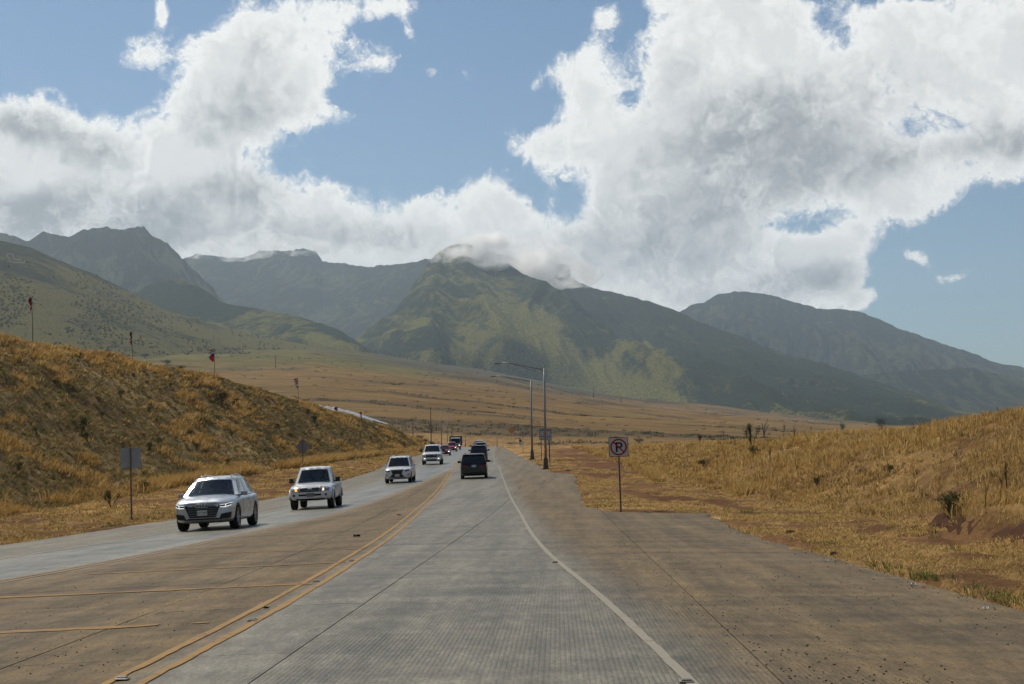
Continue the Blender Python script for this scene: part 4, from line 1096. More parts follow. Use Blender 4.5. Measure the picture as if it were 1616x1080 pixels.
    def face_pt(s, side, a, b, off=0.0):
        """a along the face, b from belt (0) to roof (1)."""
        C = s.C
        if side in ('front', 'rear'):
            fr = side == 'front'; sg = 1 if fr else -1
            l = C['b', -1, fr].lerp(C['t', -1, fr], b); r = C['b', 1, fr].lerp(C['t', 1, fr], b)
            p = l.lerp(r, a); k = 4 * a * (1 - a)
            p.y += sg * (s.P.get('bulge', 0.10) * k); p.z += s.crown * k * b * b
            n = Vector((0, sg, 0.5)).normalized()
        elif side in ('left', 'right'):
            sx = -1 if side == 'left' else 1
            l = C['b', sx, False].lerp(C['t', sx, False], b); r = C['b', sx, True].lerp(C['t', sx, True], b)
            p = l.lerp(r, a); p.x += sx * 0.03 * 4 * a * (1 - a) * (1 - abs(2 * b - 1) * 0.0) ; p.z += s.P.get('roof_arc', 0.05) * 4 * a * (1 - a) * b
            n = Vector((sx, 0, 0.25)).normalized()
        else:
            l = C['t', -1, False].lerp(C['t', -1, True], a); r = C['t', 1, False].lerp(C['t', 1, True], a)
            p = l.lerp(r, b); k = 4 * b * (1 - b); ka = 4 * a * (1 - a)
            p.z += s.crown * k + s.P.get('roof_arc', 0.05) * ka
            p.x += (1 if b > .5 else -1) * 0.03 * ka * abs(2 * b - 1)
            if a < 0.001: p.y -= s.P.get('bulge', 0.10) * k
            elif a > 0.999: p.y += s.P.get('bulge', 0.10) * k
            n = Vector((0, 0, 1))
        return p + n * off
    def pane(s, name, side, a0, a1, b0, b1, mat, off=0.008, slant=(0, 0), n=10, m=7, parent=None):
        """A pane on a cabin face; slant shifts the top corners along the face."""
        bm = bmesh.new()
        g = []
        for i in range(n):
            row = []
            for j in range(m):
                b = b0 + (b1 - b0) * j / (m - 1); k = j / (m - 1)
                lo, hi = a0 + slant[0] * k, a1 + slant[1] * k
                row.append(bm.verts.new(s.face_pt(side, lo + (hi - lo) * i / (n - 1), b, off)))
            g.append(row)
        for i in range(n - 1):
            for j in range(m - 1): bm.faces.new((g[i][j], g[i + 1][j], g[i + 1][j + 1], g[i][j + 1]))
        return bm_obj(name, bm, mat, parent or s.root, True)
    def panel(s, name, side, lo, hi, mat, off=0.008, depth=0.03, n=9, m=4, parent=None, smooth_shade=False):
        """A piece lying on the body. side front/rear: lo, hi are (x, z) polylines (bottom, top); left/right: (y, z)."""
        def res(pl):
            pl = [Vector(p) for p in pl]
            L = [0]
            for a, b in zip(pl, pl[1:]): L.append(L[-1] + (b - a).length)
            out = []
            for i in range(n):
                d = L[-1] * i / (n - 1); k = max(q for q in range(len(L)) if L[q] <= d + 1e-9); k = min(k, len(pl) - 2)
                f = (d - L[k]) / max(1e-9, L[k + 1] - L[k]); out.append(pl[k].lerp(pl[k + 1], f))
            return out
        A, B = res(lo), res(hi)
        bm = bmesh.new(); dirv = {'front': Vector((0, -1, 0)), 'rear': Vector((0, 1, 0)), 'left': Vector((1, 0, 0)), 'right': Vector((-1, 0, 0))}[side]
        def pt(p, o_):
            if side in ('front', 'rear'): org = Vector((p[0], -dirv.y * 6, p[1]))
            else: org = Vector((-dirv.x * 4, p[0], p[1]))
            h = s.tree.ray_cast(org, dirv)
            q = h[0] if h[0] is not None else None
            return q, org
        top, last = [], None
        for i in range(n):
            row = []
            for j in range(m):
                p = A[i].lerp(B[i], j / (m - 1)); q, org = pt(p, off)
                if q is None:
                    q = Vector((org.x, last.y, org.z)) if last is not None and side in ('front', 'rear') else (Vector((last.x, org.y, org.z)) if last is not None else org * 0.5)
                last = q; row.append(q - dirv * off)
            top.append(row)
        g = [[bm.verts.new(p) for p in r] for r in top]; h = [[bm.verts.new(p + dirv * depth) for p in r] for r in top]
        for i in range(n - 1):
            for j in range(m - 1): bm.faces.new((g[i][j], g[i + 1][j], g[i + 1][j + 1], g[i][j + 1]))
        loop = [(i, 0) for i in range(n)] + [(n - 1, j) for j in range(1, m)] + [(i, m - 1) for i in range(n - 2, -1, -1)] + [(0, j) for j in range(m - 2, 0, -1)]
        for (a, b), (c, d) in zip(loop, loop[1:] + loop[:1]): bm.faces.new((g[a][b], h[a][b], h[c][d], g[c][d]))
        return bm_obj(name, bm, mat, parent or s.root, smooth_shade)
    def mir(s, name, side, lo, hi, mat, **k):
        out = []
        for sx in (1, -1):
            f = lambda pl: [(x * sx, z) for x, z in pl]
            out.append(s.panel(name, side, f(lo), f(hi), mat, **k))
        return out
    def mirrors(s, y, z, x, mat, size=(0.20, 0.10, 0.15)):
        for sx in (1, -1):
            bm = bmesh.new(); add_box(bm, (sx * (x + size[0] / 2), y, z), size, None, 0.03)
            add_box(bm, (sx * (x - 0.03), y + 0.02, z - size[2] * 0.3), (0.14, 0.05, 0.05))
            m = bm_obj('wing_mirror', bm, mat, s.root)
            bm = bmesh.new(); add_box(bm, (sx * (x + size[0] / 2), y - size[1] / 2 - 0.003, z), (size[0] * 0.85, 0.006, size[2] * 0.8)); bm_obj('mirror_glass', bm, M_TINT, m)
    def rails(s, a0=0.12, a1=0.9, mat=None, h=0.06):
        for sx in (-1, 1):
            b = 0.1 if sx < 0 else 0.9
            pts = [s.face_pt('roof', a0, b, 0.0), s.face_pt('roof', a0 + 0.06, b, h), s.face_pt('roof', (a0 + a1) / 2, b, h + 0.005), s.face_pt('roof', a1 - 0.06, b, h), s.face_pt('roof', a1, b, 0.0)]
            tube_obj('roof_rail', pts, 0.018, mat or M_BLACK, s.root, 6)
    def interior(s, driver=False, wheel_side=1):
        zf, yf = s.belt['z'], s.belt['f']
        box_obj('dashboard', (0, yf - 0.50, zf + 0.03), (s.belt['wf'] * 1.6, 0.5, 0.16), M_INT, s.root, 0.04)
        box_obj('cabin_floor', (0, (s.belt['f'] + s.belt['r']) / 2, zf + 0.03), (s.belt['wf'] * 1.75, (s.belt['f'] - s.belt['r']) * 0.92, 0.03), M_INT, s.root)
        for sx in (-1, 1):
            bm = bmesh.new(); x = sx * 0.37; y = yf - 1.28
            add_box(bm, (x, y, zf - 0.05), (0.46, 0.14, 0.60), Matrix.Rotation(R(-12), 3, 'X'), 0.05)
            add_box(bm, (x, y - 0.10, zf + 0.32), (0.26, 0.10, 0.17), None, 0.04)
            bm_obj('front_seat', bm, M_SEAT, s.root)
        bm = bmesh.new(); add_box(bm, (0, yf - 2.05, zf - 0.03), (1.25, 0.14, 0.6), Matrix.Rotation(R(-12), 3, 'X'), 0.05); bm_obj('rear_seat', bm, M_SEAT, s.root)
        bm = bmesh.new(); N = 24
        c = Vector((wheel_side * -0.37, yf - 0.74, zf + 0.02)); rot = Matrix.Rotation(R(62), 3, 'X')
        add_tube(bm, [c + rot @ Vector((math.cos(2 * math.pi * k / N) * 0.18, math.sin(2 * math.pi * k / N) * 0.18, 0)) for k in range(N + 1)], 0.014, 6)
        add_tube(bm, [c + rot @ Vector((-0.17, 0, 0)), c + rot @ Vector((0.17, 0, 0))], 0.014, 6)
        bm_obj('steering_wheel', bm, M_INT, s.root)
    def place(s, x, y, ang):
        """Front bumper centre at (x, y) on the road, heading angle of the nose about +Y (pi = towards the eye)."""
        f = s.P['sections'][-1][0] if s.P.get('anchor', 'front') == 'front' else s.P['sections'][0][0]
        dv = Vector((-math.sin(ang), math.cos(ang)))
        c = Vector((x, y)) - dv * f
        s.root.location = (c.x, c.y, float(surf(c.x, c.y / KF)))
        # pitch with the road
        a = c + dv * 1.4; b = c - dv * 1.4
        pitch = math.atan2(float(surf(a.x, a.y / KF)) - float(surf(b.x, b.y / KF)), 2.8)
        n = Vector((-dv.y, dv.x)); a = c + n * .8; b = c - n * .8
        roll = math.atan2(float(surf(a.x, a.y / KF)) - float(surf(b.x, b.y / KF)), 1.6)
        s.root.rotation_mode = 'QUATERNION'
        s.root.rotation_quaternion = (Matrix.Rotation(ang, 3, 'Z') @ Matrix.Rotation(pitch, 3, 'X') @ Matrix.Rotation(roll, 3, 'Y')).to_quaternion()
        return s

def seated_person(label, loc, yaw, scale=1.0):
    """Head, neck, shoulders, arms reaching to the wheel; lower body sits below the sill."""
    me = bpy.data.meshes.new('person'); 
    vs = [(0, 0, 0.0), (0, -.02, 0.22), (0, -.02, .42), (0, 0.0, .52), (0, .02, .60), (0, .03, .70), (0, .03, .78),
          (.19, 0, .42), (.25, .12, .22), (.16, .36, .20), (-.19, 0, .42), (-.25, .12, .22), (-.16, .36, .20), (.12, .25, -.04), (-.12, .25, -.04)]
    es = [(0, 1), (1, 2), (2, 3), (3, 4), (4, 5), (5, 6), (2, 7), (7, 8), (8, 9), (2, 10), (10, 11), (11, 12), (0, 13), (0, 14)]
    me.from_pydata(vs, es, [])
    o = bpy.data.objects.new('person', me); link(o)
    rad = [.17, .17, .16, .065, .065, .105, .075, .075, .055, .04, .075, .055, .04, .09, .09]
    o.modifiers.new('k', 'SKIN')
    for i, r in enumerate(rad): me.skin_vertices[0].data[i].radius = (r, r * (0.75 if i in (0, 1, 2) else 1))
    me.skin_vertices[0].data[0].use_root = True
    m = o.modifiers.new('s', 'SUBSURF'); m.levels = 2
    bpy.context.view_layer.update(); eval_mods(o)
    me = o.data
    me.materials.clear(); me.materials.append(M_SHIRT); me.materials.append(M_SKIN)
    for p in me.polygons:
        p.use_smooth = True
        c = p.center
        p.material_index = 1 if (c.z > .50 or (c.y > .2 and c.z > .1)) else 0
    bm = bmesh.new(); bmesh.ops.create_uvsphere(bm, u_segments=16, v_segments=10, radius=0.115, matrix=Matrix.Translation((0, -0.005, .725)) @ Matrix.Diagonal((.92, 1.05, 1.05, 1)))
    bmesh.ops.delete(bm, geom=[v for v in bm.verts if v.co.z < .70 and v.co.y > -.02 or v.co.y > .08 and v.co.z < .77], context='VERTS')
    bm_obj('hair', bm, M_HAIR, o, True)
    bm = bmesh.new(); add_box(bm, (0, .135, .665), (.03, .03, .045), None, .01); bm_obj('nose', bm, M_SKIN, o)
    o.location = loc; o.rotation_euler = (0, 0, yaw); o.scale = (scale,) * 3
    tag(o, label, 'person')
    return o

def suv_sections(L, w, clear, hood, belt, nose=0.62, tail_z=None, cowl=0.62, deck=None):
    """Lower body of a tall car: rear to front."""
    h = L / 2; tz = tail_z or belt; dk = deck or belt
    return [(-h, clear + .18, tz - .28, tz - .16, w * .80, .06), (-h + .05, clear + .10, tz - .16, tz - .05, w * .90, .06), (-h + .22, clear + .03, tz - .10, dk, w * .965, .06), (-h + .7, clear, belt - .10, dk, w * .995, .06),
            (-.6, clear, belt - .11, belt, w, .06), (.35, clear, belt - .12, belt, w, .06), (h - L * .30, clear, belt - .13, belt - .005, w, .08), (h - L * .24, clear, hood - .10, hood + .02, w * .995, .14), (h - .62, clear, hood - .13, hood - .02, w * .985, .18), (h - .26, clear + .02, hood - .20, hood - .075, w * .95, .18), (h - .07, clear + .06, hood - .29, hood - .15, w * .86, .14), (h, clear + .12, hood - .36, hood - .24, w * .74, .10)]
def label_plate(car, side, z, x=0.0, w=0.30, h=0.15, mat=None, strokes='text', off=0.02):
    p = car.panel('licence_plate', side, [(x - w / 2, z - h / 2), (x + w / 2, z - h / 2)], [(x - w / 2, z + h / 2), (x + w / 2, z + h / 2)], mat or M_PLATE, off=off, depth=0.015, n=3, m=2)
    return p
def plate_text(parent, txt, y, z, x=0.0, size=0.085):
    cu = bpy.data.curves.new('plate_number', 'FONT'); cu.body = txt; cu.size = size; cu.align_x = 'CENTER'; cu.align_y = 'CENTER'; cu.extrude = 0.001
    o = bpy.data.objects.new('plate_number', cu); link(o); bpy.context.view_layer.update()
    me = bpy.data.meshes.new_from_object(o.evaluated_get(bpy.context.evaluated_depsgraph_get())); bpy.data.objects.remove(o)
    me.transform(Matrix.Translation((x, y, z)) @ Matrix.Rotation(R(180), 4, 'Z') @ Matrix.Rotation(R(90), 4, 'X'))
    me.materials.clear(); me.materials.append(M_BLACK)
    return link(bpy.data.objects.new('plate_number', me), parent)
# ------------------------------------------------------------------ the vehicles on the road
WHITE = car_paint('white_car_paint', (0.62, 0.63, 0.64), 0.0)
SILVERW = car_paint('pearl_white_paint', (0.50, 0.53, 0.57), 0.3)
BLACKP = car_paint('black_car_paint', (0.007, 0.0065, 0.0065), 0.0, 0.12, 0.03)
DARKP = car_paint('dark_plum_paint', (0.016, 0.009, 0.011), 0.0, 0.2, 0.04)
REDP = car_paint('red_car_paint', (0.36, 0.022, 0.030), 0.2, dirt=0.15)
DREDP = car_paint('dark_red_car_paint', (0.17, 0.012, 0.018), 0.25, dirt=0.12)
ONC, OUT = 'oncoming vehicles in the far lane', 'vehicles driving away in the near lane'
def slope(fn, Y): return float((fn(Y + 6) - fn(Y - 6)) / 12)
def lane_l(Y): return 0.5 * (WHITE_L(Y) + YEL_L(Y)) if Y < 88 else 0.5 * (WHITE_L(Y) + YEL_R(Y))
def lane_r(Y): return 0.5 * (WHITE_R(Y) + YEL_R(Y))
def place_px(c, px, Y, fn, face, da=0.0):
    X = uv(px, 740)[0] * Y
    m = slope(lambda q: float(fn(q)), Y)
    m /= KF
    return c.place(X, Y * KF, (math.pi - m + da) if face else (-m + da))
def base(L, w, H, clear, hood, belt, paint, wr=.36, axles=None, **k):
    P = dict(w=w, clear=clear, paint=paint, wheel_r=wr, axles=axles or (L / 2 - .92, -L / 2 + .98), sections=suv_sections(L, w, clear, hood, belt, **{q: k.pop(q) for q in list(k) if q in ('tail_z', 'deck')}))
    P.update(k); return P
def std_glass(c, glass, rear_glass=None, b0=.10, b1=.90, split=((.05, .30), (.33, .62), (.65, .93))):
    c.pane('windshield', 'front', .06, .94, .03, b1, glass, .012)
    c.pane('rear_window', 'rear', .08, .92, b0 + .05, b1, rear_glass or M_TINT, .012)
    for sd_ in ('left', 'right'):
        for k, (a0, a1) in enumerate(split):
            last, first = k == len(split) - 1, k == 0
            c.pane('side_window', sd_, a0, a1, b0, .86, glass if not first else M_TINT, .010, slant=(.03 if first else 0, -.02 if last else 0), n=6, m=5)
def door_lines(c, ys, z0, z1, hz):
    for sd_ in ('left', 'right'):
        for y in ys: c.panel('door_gap', sd_, [(y, z0), (y + .012, z0)], [(y, z1), (y + .012, z1)], M_BLACK, off=.003, depth=.01, n=2, m=8)
        for y in ys[1:]: c.panel('door_handle', sd_, [(y + .06, hz), (y + .24, hz)], [(y + .06, hz + .035), (y + .24, hz + .035)], c.P['paint'], off=.028, depth=.02, n=3, m=2)

# --- white crossover nearest the eye
c = Car('suv', 'white crossover with lit daytime lamps and a wide dark grille, nearest of the oncoming cars', 'suv', ONC,
        base(4.66, .945, 1.66, .21, 1.05, 1.08, SILVERW, .375, (1.43, -1.39), open=[('front', .08, .92, .1, .88), ('left', .34, .62, .12, .86), ('right', .34, .62, .12, .86), ('left', .66, .92, .12, .86), ('right', .66, .92, .12, .86)], spokes=6, wheel_w=.25, rim=.74))
c.cabin(dict(f=1.06, r=-2.05, wf=.865, wr=.80, z=1.05), dict(f=.30, r=-1.55, wf=.60, wr=.56, z=1.585), .035)
std_glass(c, M_GLASS); c.interior(wheel_side=1); c.rails(.05, .92, M_CHROME, .05)
g = c.panel('grille', 'front', [(-.40, .40), (.40, .40)], [(-.54, .74), (-.47, .845), (.47, .845), (.54, .74)], M_TRIM, off=.010)
fr = []
for z in (.46, .53, .60, .67, .74, .80): c.panel('grille_slat', 'front', [(-.44, z - .008), (.44, z - .008)], [(-.44, z + .008), (.44, z + .008)], M_GUN, off=.028, depth=.02, m=2, parent=g)
bm = bmesh.new()
for k in range(4):
    q = Vector((-.135 + .09 * k, 0, .765)); h = c.tree.ray_cast(Vector((q.x, 6, q.z)), Vector((0, -1, 0)))
    yq = (h[0].y if h[0] else 2.3) + .045
    add_tube(bm, [(q.x + .058 * math.cos(a), yq, q.z + .058 * math.sin(a)) for a in np.linspace(0, 2 * math.pi, 21)], .009, 6)
bm_obj('badge', bm, M_CHROME, g)
c.panel('grille_frame', 'front', [(-.545, .735), (-.47, .842), (.47, .842), (.545, .735)], [(-.56, .74), (-.48, .862), (.48, .862), (.56, .74)], M_CHROME, off=.022, depth=.03, m=2, n=15)
for hl in c.mir('headlight', 'front', [(.545, .70), (.86, .735)], [(.55, .80), (.885, .845)], M_LENSD, off=.012): pass
c.mir('running_light', 'front', [(.555, .705), (.70, .70), (.86, .745)], [(.555, .722), (.70, .718), (.86, .765)], M_LED, off=.022, depth=.01, n=12, m=2)
c.mir('running_light', 'front', [(.56, .775), (.72, .785), (.875, .825)], [(.56, .790), (.72, .800), (.875, .840)], M_LED, off=.022, depth=.01, n=12, m=2)
c.mir('running_light', 'front', [(.69, .715), (.71, .715)], [(.72, .79), (.74, .79)], M_LED, off=.024, depth=.01, n=3, m=3)
c.mir('air_intake', 'front', [(.50, .34), (.84, .365)], [(.57, .50), (.86, .545)], M_BLACK, off=.010)
c.panel('lower_grille', 'front', [(-.60, .33), (.60, .33)], [(-.44, .385), (.44, .385)], M_BLACK, off=.010)
pl = label_plate(c, 'front', .55, 0, .31, .155, off=.045); y0 = max(v.co.y for v in pl.data.vertices)
plate_text(pl, 'LKT 897', y0 + .004, .55)
c.mirrors(.74, 1.08, .90, paint('mirror_cap', (.30, .32, .35), .3), (.19, .11, .13)); door_lines(c, (.62, -.42, -1.28), .42, .98, .86)
c.mir('sill_trim', 'left', [(0, 0)] * 2, [(0, 0)] * 2, M_BLACK) if False else None
for sd_ in ('left', 'right'): c.panel('sill_trim', sd_, [(-1.0, .22), (1.0, .22)], [(-1.0, .31), (1.0, .31)], M_BLACK, off=.008, n=8, m=2)
c.mir('tail_light', 'rear', [(.45, .80), (.88, .80)], [(.50, .95), (.88, .95)], M_TAIL)
c.panel('hood_crease', 'front', [(.0, .86)] * 2, [(.0, .861)] * 2, M_BLACK) if False else None
place_px(c, 319, 30.4, lane_l, True, 0.015)
AUDI = c
dv = c.root.matrix_basis
bpy.context.view_layer.update()
mw = c.root.matrix_world
pw = mw @ Vector((-.37, c.belt['f'] - 1.22, .66))
seated_person('driver in a tan shirt behind the windshield of the nearest white crossover', pw, c.root.rotation_quaternion.to_euler().z, .96)

# --- white pickup with one amber lamp lit
def pickup(name, label, L, w, clear, hood, belt, paint, wr, cab_f, cab_r, roofz, axles, **k):
    c = Car(name, label, 'pickup truck', ONC, base(L, w, 0, clear, hood, belt, paint, wr, axles, deck=belt - .02, **k))
    c.cabin(dict(f=cab_f, r=cab_r, wf=w - .11, wr=w - .12, z=belt - .03), dict(f=cab_f - .62, r=cab_r + .22, wf=w - .30, wr=w - .30, z=roofz), .035)
    y0, y1 = -L / 2 + .08, cab_r - .08
    bm = bmesh.new(); add_box(bm, (0, (y0 + y1) / 2, belt - .02), (w * 1.62, y1 - y0, .05)); bm_obj('bed_liner', bm, M_BLACK, c.root)
    for sx in (-1, 1): box_obj('bed_rail', (sx * (w - .09), (y0 + y1) / 2, belt + .02), (.09, y1 - y0, .06), paint, c.root, .02)
    box_obj('tailgate', (0, y0 - .01, belt - .02), (w * 1.7, .06, .12), paint, c.root, .02)
    return c
c = pickup('pickup_truck', 'white crew cab pickup with an amber front lamp lit, behind the nearest crossover', 5.28, .945, .36, 1.10, 1.14, WHITE, .39, .98, -.74, 1.76, (1.72, -1.50), rim=.58, wheel_w=.26,
           open=[('front', .08, .92, .1, .88), ('left', .34, .9, .12, .86), ('right', .34, .9, .12, .86)])
c.pane('windshield', 'front', .06, .94, .03, .9, M_GLASS, .012); c.pane('rear_window', 'rear', .1, .9, .2, .88, M_TINT, .012)
for sd_ in ('left', 'right'):
    c.pane('side_window', sd_, .08, .46, .1, .86, M_GLASS, .01, slant=(.05, 0)); c.pane('side_window', sd_, .52, .92, .1, .86, M_GLASS, .01, slant=(0, -.05))
c.interior()
g = c.panel('grille', 'front', [(-.40, .76), (.40, .76)], [(-.46, .96), (-.40, 1.0), (.40, 1.0), (.46, .96)], M_TRIM, off=.012)
for z in (.82, .88, .94): c.panel('grille_slat', 'front', [(-.40, z - .012), (.40, z - .012)], [(-.40, z + .012), (.40, z + .012)], M_GUN, off=.03, depth=.02, m=2, parent=g)
c.panel('badge', 'front', [(-.09, .86), (.09, .86)], [(-.09, .93), (.09, .93)], M_CHROME, off=.04, depth=.02, n=5, m=3, parent=g)
c.mir('grille_frame', 'front', [(.42, .74), (.48, .74)], [(.47, 1.0), (.53, 1.0)], M_GUN, off=.018, n=3, m=5)
hl = c.mir('headlight', 'front', [(.54, .77), (.87, .80)], [(.55, .96), (.885, .97)], M_LENS, off=.012)
c.panel('turn_lamp', 'front', [(.55, .80), (.64, .80)], [(.56, .93), (.64, .93)], M_AMBER, off=.024, depth=.01, n=4, m=4)
c.panel('turn_lamp', 'front', [(-.55, .80), (-.62, .80)], [(-.56, .91), (-.62, .91)], lamp_mat('pale_amber_lamp', (1.0, .70, .45), 2.0), off=.024, depth=.01, n=4, m=4)
c.panel('bumper_slot', 'front', [(-.48, .585), (.48, .585)], [(-.50, .665), (.50, .665)], M_BLACK, off=.014)
c.mir('fog_lamp', 'front', [(.64, .57), (.74, .57)], [(.64, .67), (.74, .67)], M_LENSD, off=.014, n=4, m=4)
c.panel('lower_grille', 'front', [(-.78, .40), (.78, .40)], [(-.80, .47), (.80, .47)], M_UNDER, off=.01)
pl = label_plate(c, 'front', .63, -.02, .32, .16, M_GUN, off=.05)
c.mirrors(.62, 1.24, .93, M_BLACK, (.20, .12, .22)); door_lines(c, (.78, -.16, -.92), .48, 1.10, .98)
for sx in (-1, 1):                                     # flared arches
    for y in c.P['axles']:
        bm = bmesh.new(); rr = .39 * 1.17
        add_tube(bm, [(sx * (.945 - .01), y + rr * 1.04 * math.cos(a), .38 + rr * 1.04 * math.sin(a)) for a in np.linspace(0.12, math.pi - .12, 15)], .045, 6)
        bm_obj('arch_flare', bm, WHITE, c.root, True)
place_px(c, 489, 43.0, lane_l, True, 0.02)
bpy.context.view_layer.update()
seated_person('driver seen dimly behind the windshield of the white crew cab pickup', c.root.matrix_world @ Vector((-.37, c.belt['f'] - 1.2, .78)), c.root.rotation_quaternion.to_euler().z, .96)

# --- white off-roader with a spindle grille
c = Car('suv', 'tall white suv with a big dark hourglass grille, third in the oncoming line', 'suv', ONC, base(4.88, .94, 1.88, .26, 1.13, 1.16, WHITE, .385, bulge=.06))
c.cabin(dict(f=.98, r=-2.30, wf=.86, wr=.83, z=1.13), dict(f=.42, r=-2.05, wf=.66, wr=.64, z=1.79), .03); std_glass(c, M_TINT); c.rails(.08, .9, M_CHROME)
c.panel('grille', 'front', [(-.32, .66), (.32, .66)], [(-.44, .97), (.44, .97)], M_TRIM, off=.014, m=6, n=13)
c.panel('lower_grille', 'front', [(-.50, .43), (.50, .43)], [(-.32, .655), (.32, .655)], M_TRIM, off=.014, m=6, n=13)
c.mir('grille_frame', 'front', [(.505, .43), (.535, .43)], [(.325, .655), (.352, .655)], M_CHROME, off=.02, n=3, m=5)
c.mir('grille_frame', 'front', [(.325, .66), (.352, .66)], [(.445, .97), (.475, .97)], M_CHROME, off=.02, n=3, m=5)
c.mir('headlight', 'front', [(.52, .80), (.85, .85)], [(.54, .93), (.88, .97)], M_LENSD, off=.012)
c.mir('fog_lamp', 'front', [(.68, .52), (.84, .60)], [(.70, .57), (.85, .66)], M_BLACK, off=.012)
c.panel('bumper_lip', 'front', [(-.62, .385), (.62, .385)], [(-.62, .42), (.62, .42)], M_BLACK, off=.01)
label_plate(c, 'front', .56, 0, .32, .16, off=.05); c.mirrors(.60, 1.22, .93, WHITE, (.22, .12, .2)); door_lines(c, (.7, -.3), .42, 1.1, .98)
place_px(c, 627, 69.5, lane_l, True)

# --- big white pickup
c = pickup('pickup_truck', 'full size white pickup with a broad black grille, fourth in the oncoming line', 5.9, 1.01, .34, 1.26, 1.30, WHITE, .42, 1.12, -1.1, 1.93, (2.0, -1.66), rim=.6)
std_glass(c, M_TINT, split=((.1, .46), (.52, .92)))
g = c.panel('grille', 'front', [(-.56, .76), (.56, .76)], [(-.60, 1.08), (.60, 1.08)], M_TRIM, off=.014)
c.panel('grille_slat', 'front', [(-.5, .90), (.5, .90)], [(-.5, .95), (.5, .95)], M_GUN, off=.03, depth=.02, m=2, parent=g); c.panel('badge', 'front', [(-.12, .88), (.12, .88)], [(-.12, .97), (.12, .97)], M_TINT, off=.045, n=4, m=3, parent=g)
c.mir('headlight', 'front', [(.64, .82), (.94, .84)], [(.64, 1.08), (.95, 1.09)], M_LENS, off=.012)
c.panel('bumper', 'front', [(-.90, .54), (.90, .54)], [(-.90, .72), (.90, .72)], M_CHROME, off=.03); c.panel('lower_grille', 'front', [(-.5, .40), (.5, .40)], [(-.5, .56), (.5, .56)], M_BLACK, off=.035)
c.mir('fog_lamp', 'front', [(.62, .58), (.78, .58)], [(.62, .68), (.78, .68)], lamp_mat('pale_fog_lamp', (1, .97, .92), 1.3), off=.045, n=3, m=3)
label_plate(c, 'front', .63, 0, .32, .16, off=.05); c.mirrors(.74, 1.42, 1.0, M_BLACK, (.28, .13, .28)); door_lines(c, (.9, -.1), .5, 1.25, 1.12)
place_px(c, 681.5, 100.5, lane_l, True)

# --- dark red sedan and red crossover, one lamp lit each
def small_car(name, label, cat, L, w, H, clear, hood, belt, paint, wr, front, Y, px, lamp=True, fn=lane_l):
    c = Car(name, label, cat, ONC, base(L, w, H, clear, hood, belt, paint, wr))
    c.cabin(dict(f=L / 2 - 1.35, r=-L / 2 + .45, wf=w - .10, wr=w - .13, z=belt - .03), dict(f=L / 2 - 2.1, r=-L / 2 + 1.0, wf=w - .32, wr=w - .34, z=H - .05), .03); std_glass(c, M_TINT)
    c.panel('grille', 'front', [(-.38, clear + .22), (.38, clear + .22)], [(-.46, hood - .28), (.46, hood - .28)], M_TRIM, off=.012)
    c.panel('lower_grille', 'front', [(-.6, clear + .06), (.6, clear + .06)], [(-.5, clear + .18), (.5, clear + .18)], M_BLACK, off=.012)
    c.mir('headlight', 'front', [(.48, hood - .34), (w - .10, hood - .30)], [(.50, hood - .25), (w - .07, hood - .19)], M_LENS, off=.012)
    c.panel('lit_lamp', 'front', [(-.60, hood - .33), (-.76, hood - .31)], [(-.60, hood - .24), (-.76, hood - .23)], M_BEAM, off=.024, depth=.01, n=4, m=3)
    label_plate(c, 'front', clear + .3, 0, .31, .155, off=.04); c.mirrors(L / 2 - 1.6, belt + .06, w - .01, paint, (.19, .1, .14)); door_lines(c, (.5, -.5), clear + .2, belt - .05, belt - .18)
    return place_px(c, px, Y, fn, True)
small_car('car', 'dark red car with one headlamp lit, half hidden behind the full size pickup', 'car', 4.6, .90, 1.46, .16, .86, .95, DREDP, .33, 0, 138, 701, True)
small_car('suv', 'bright red crossover with one headlamp lit, just before the cab over truck', 'suv', 4.55, .92, 1.68, .2, 1.0, 1.06, REDP, .36, 0, 172, 713.2, True)

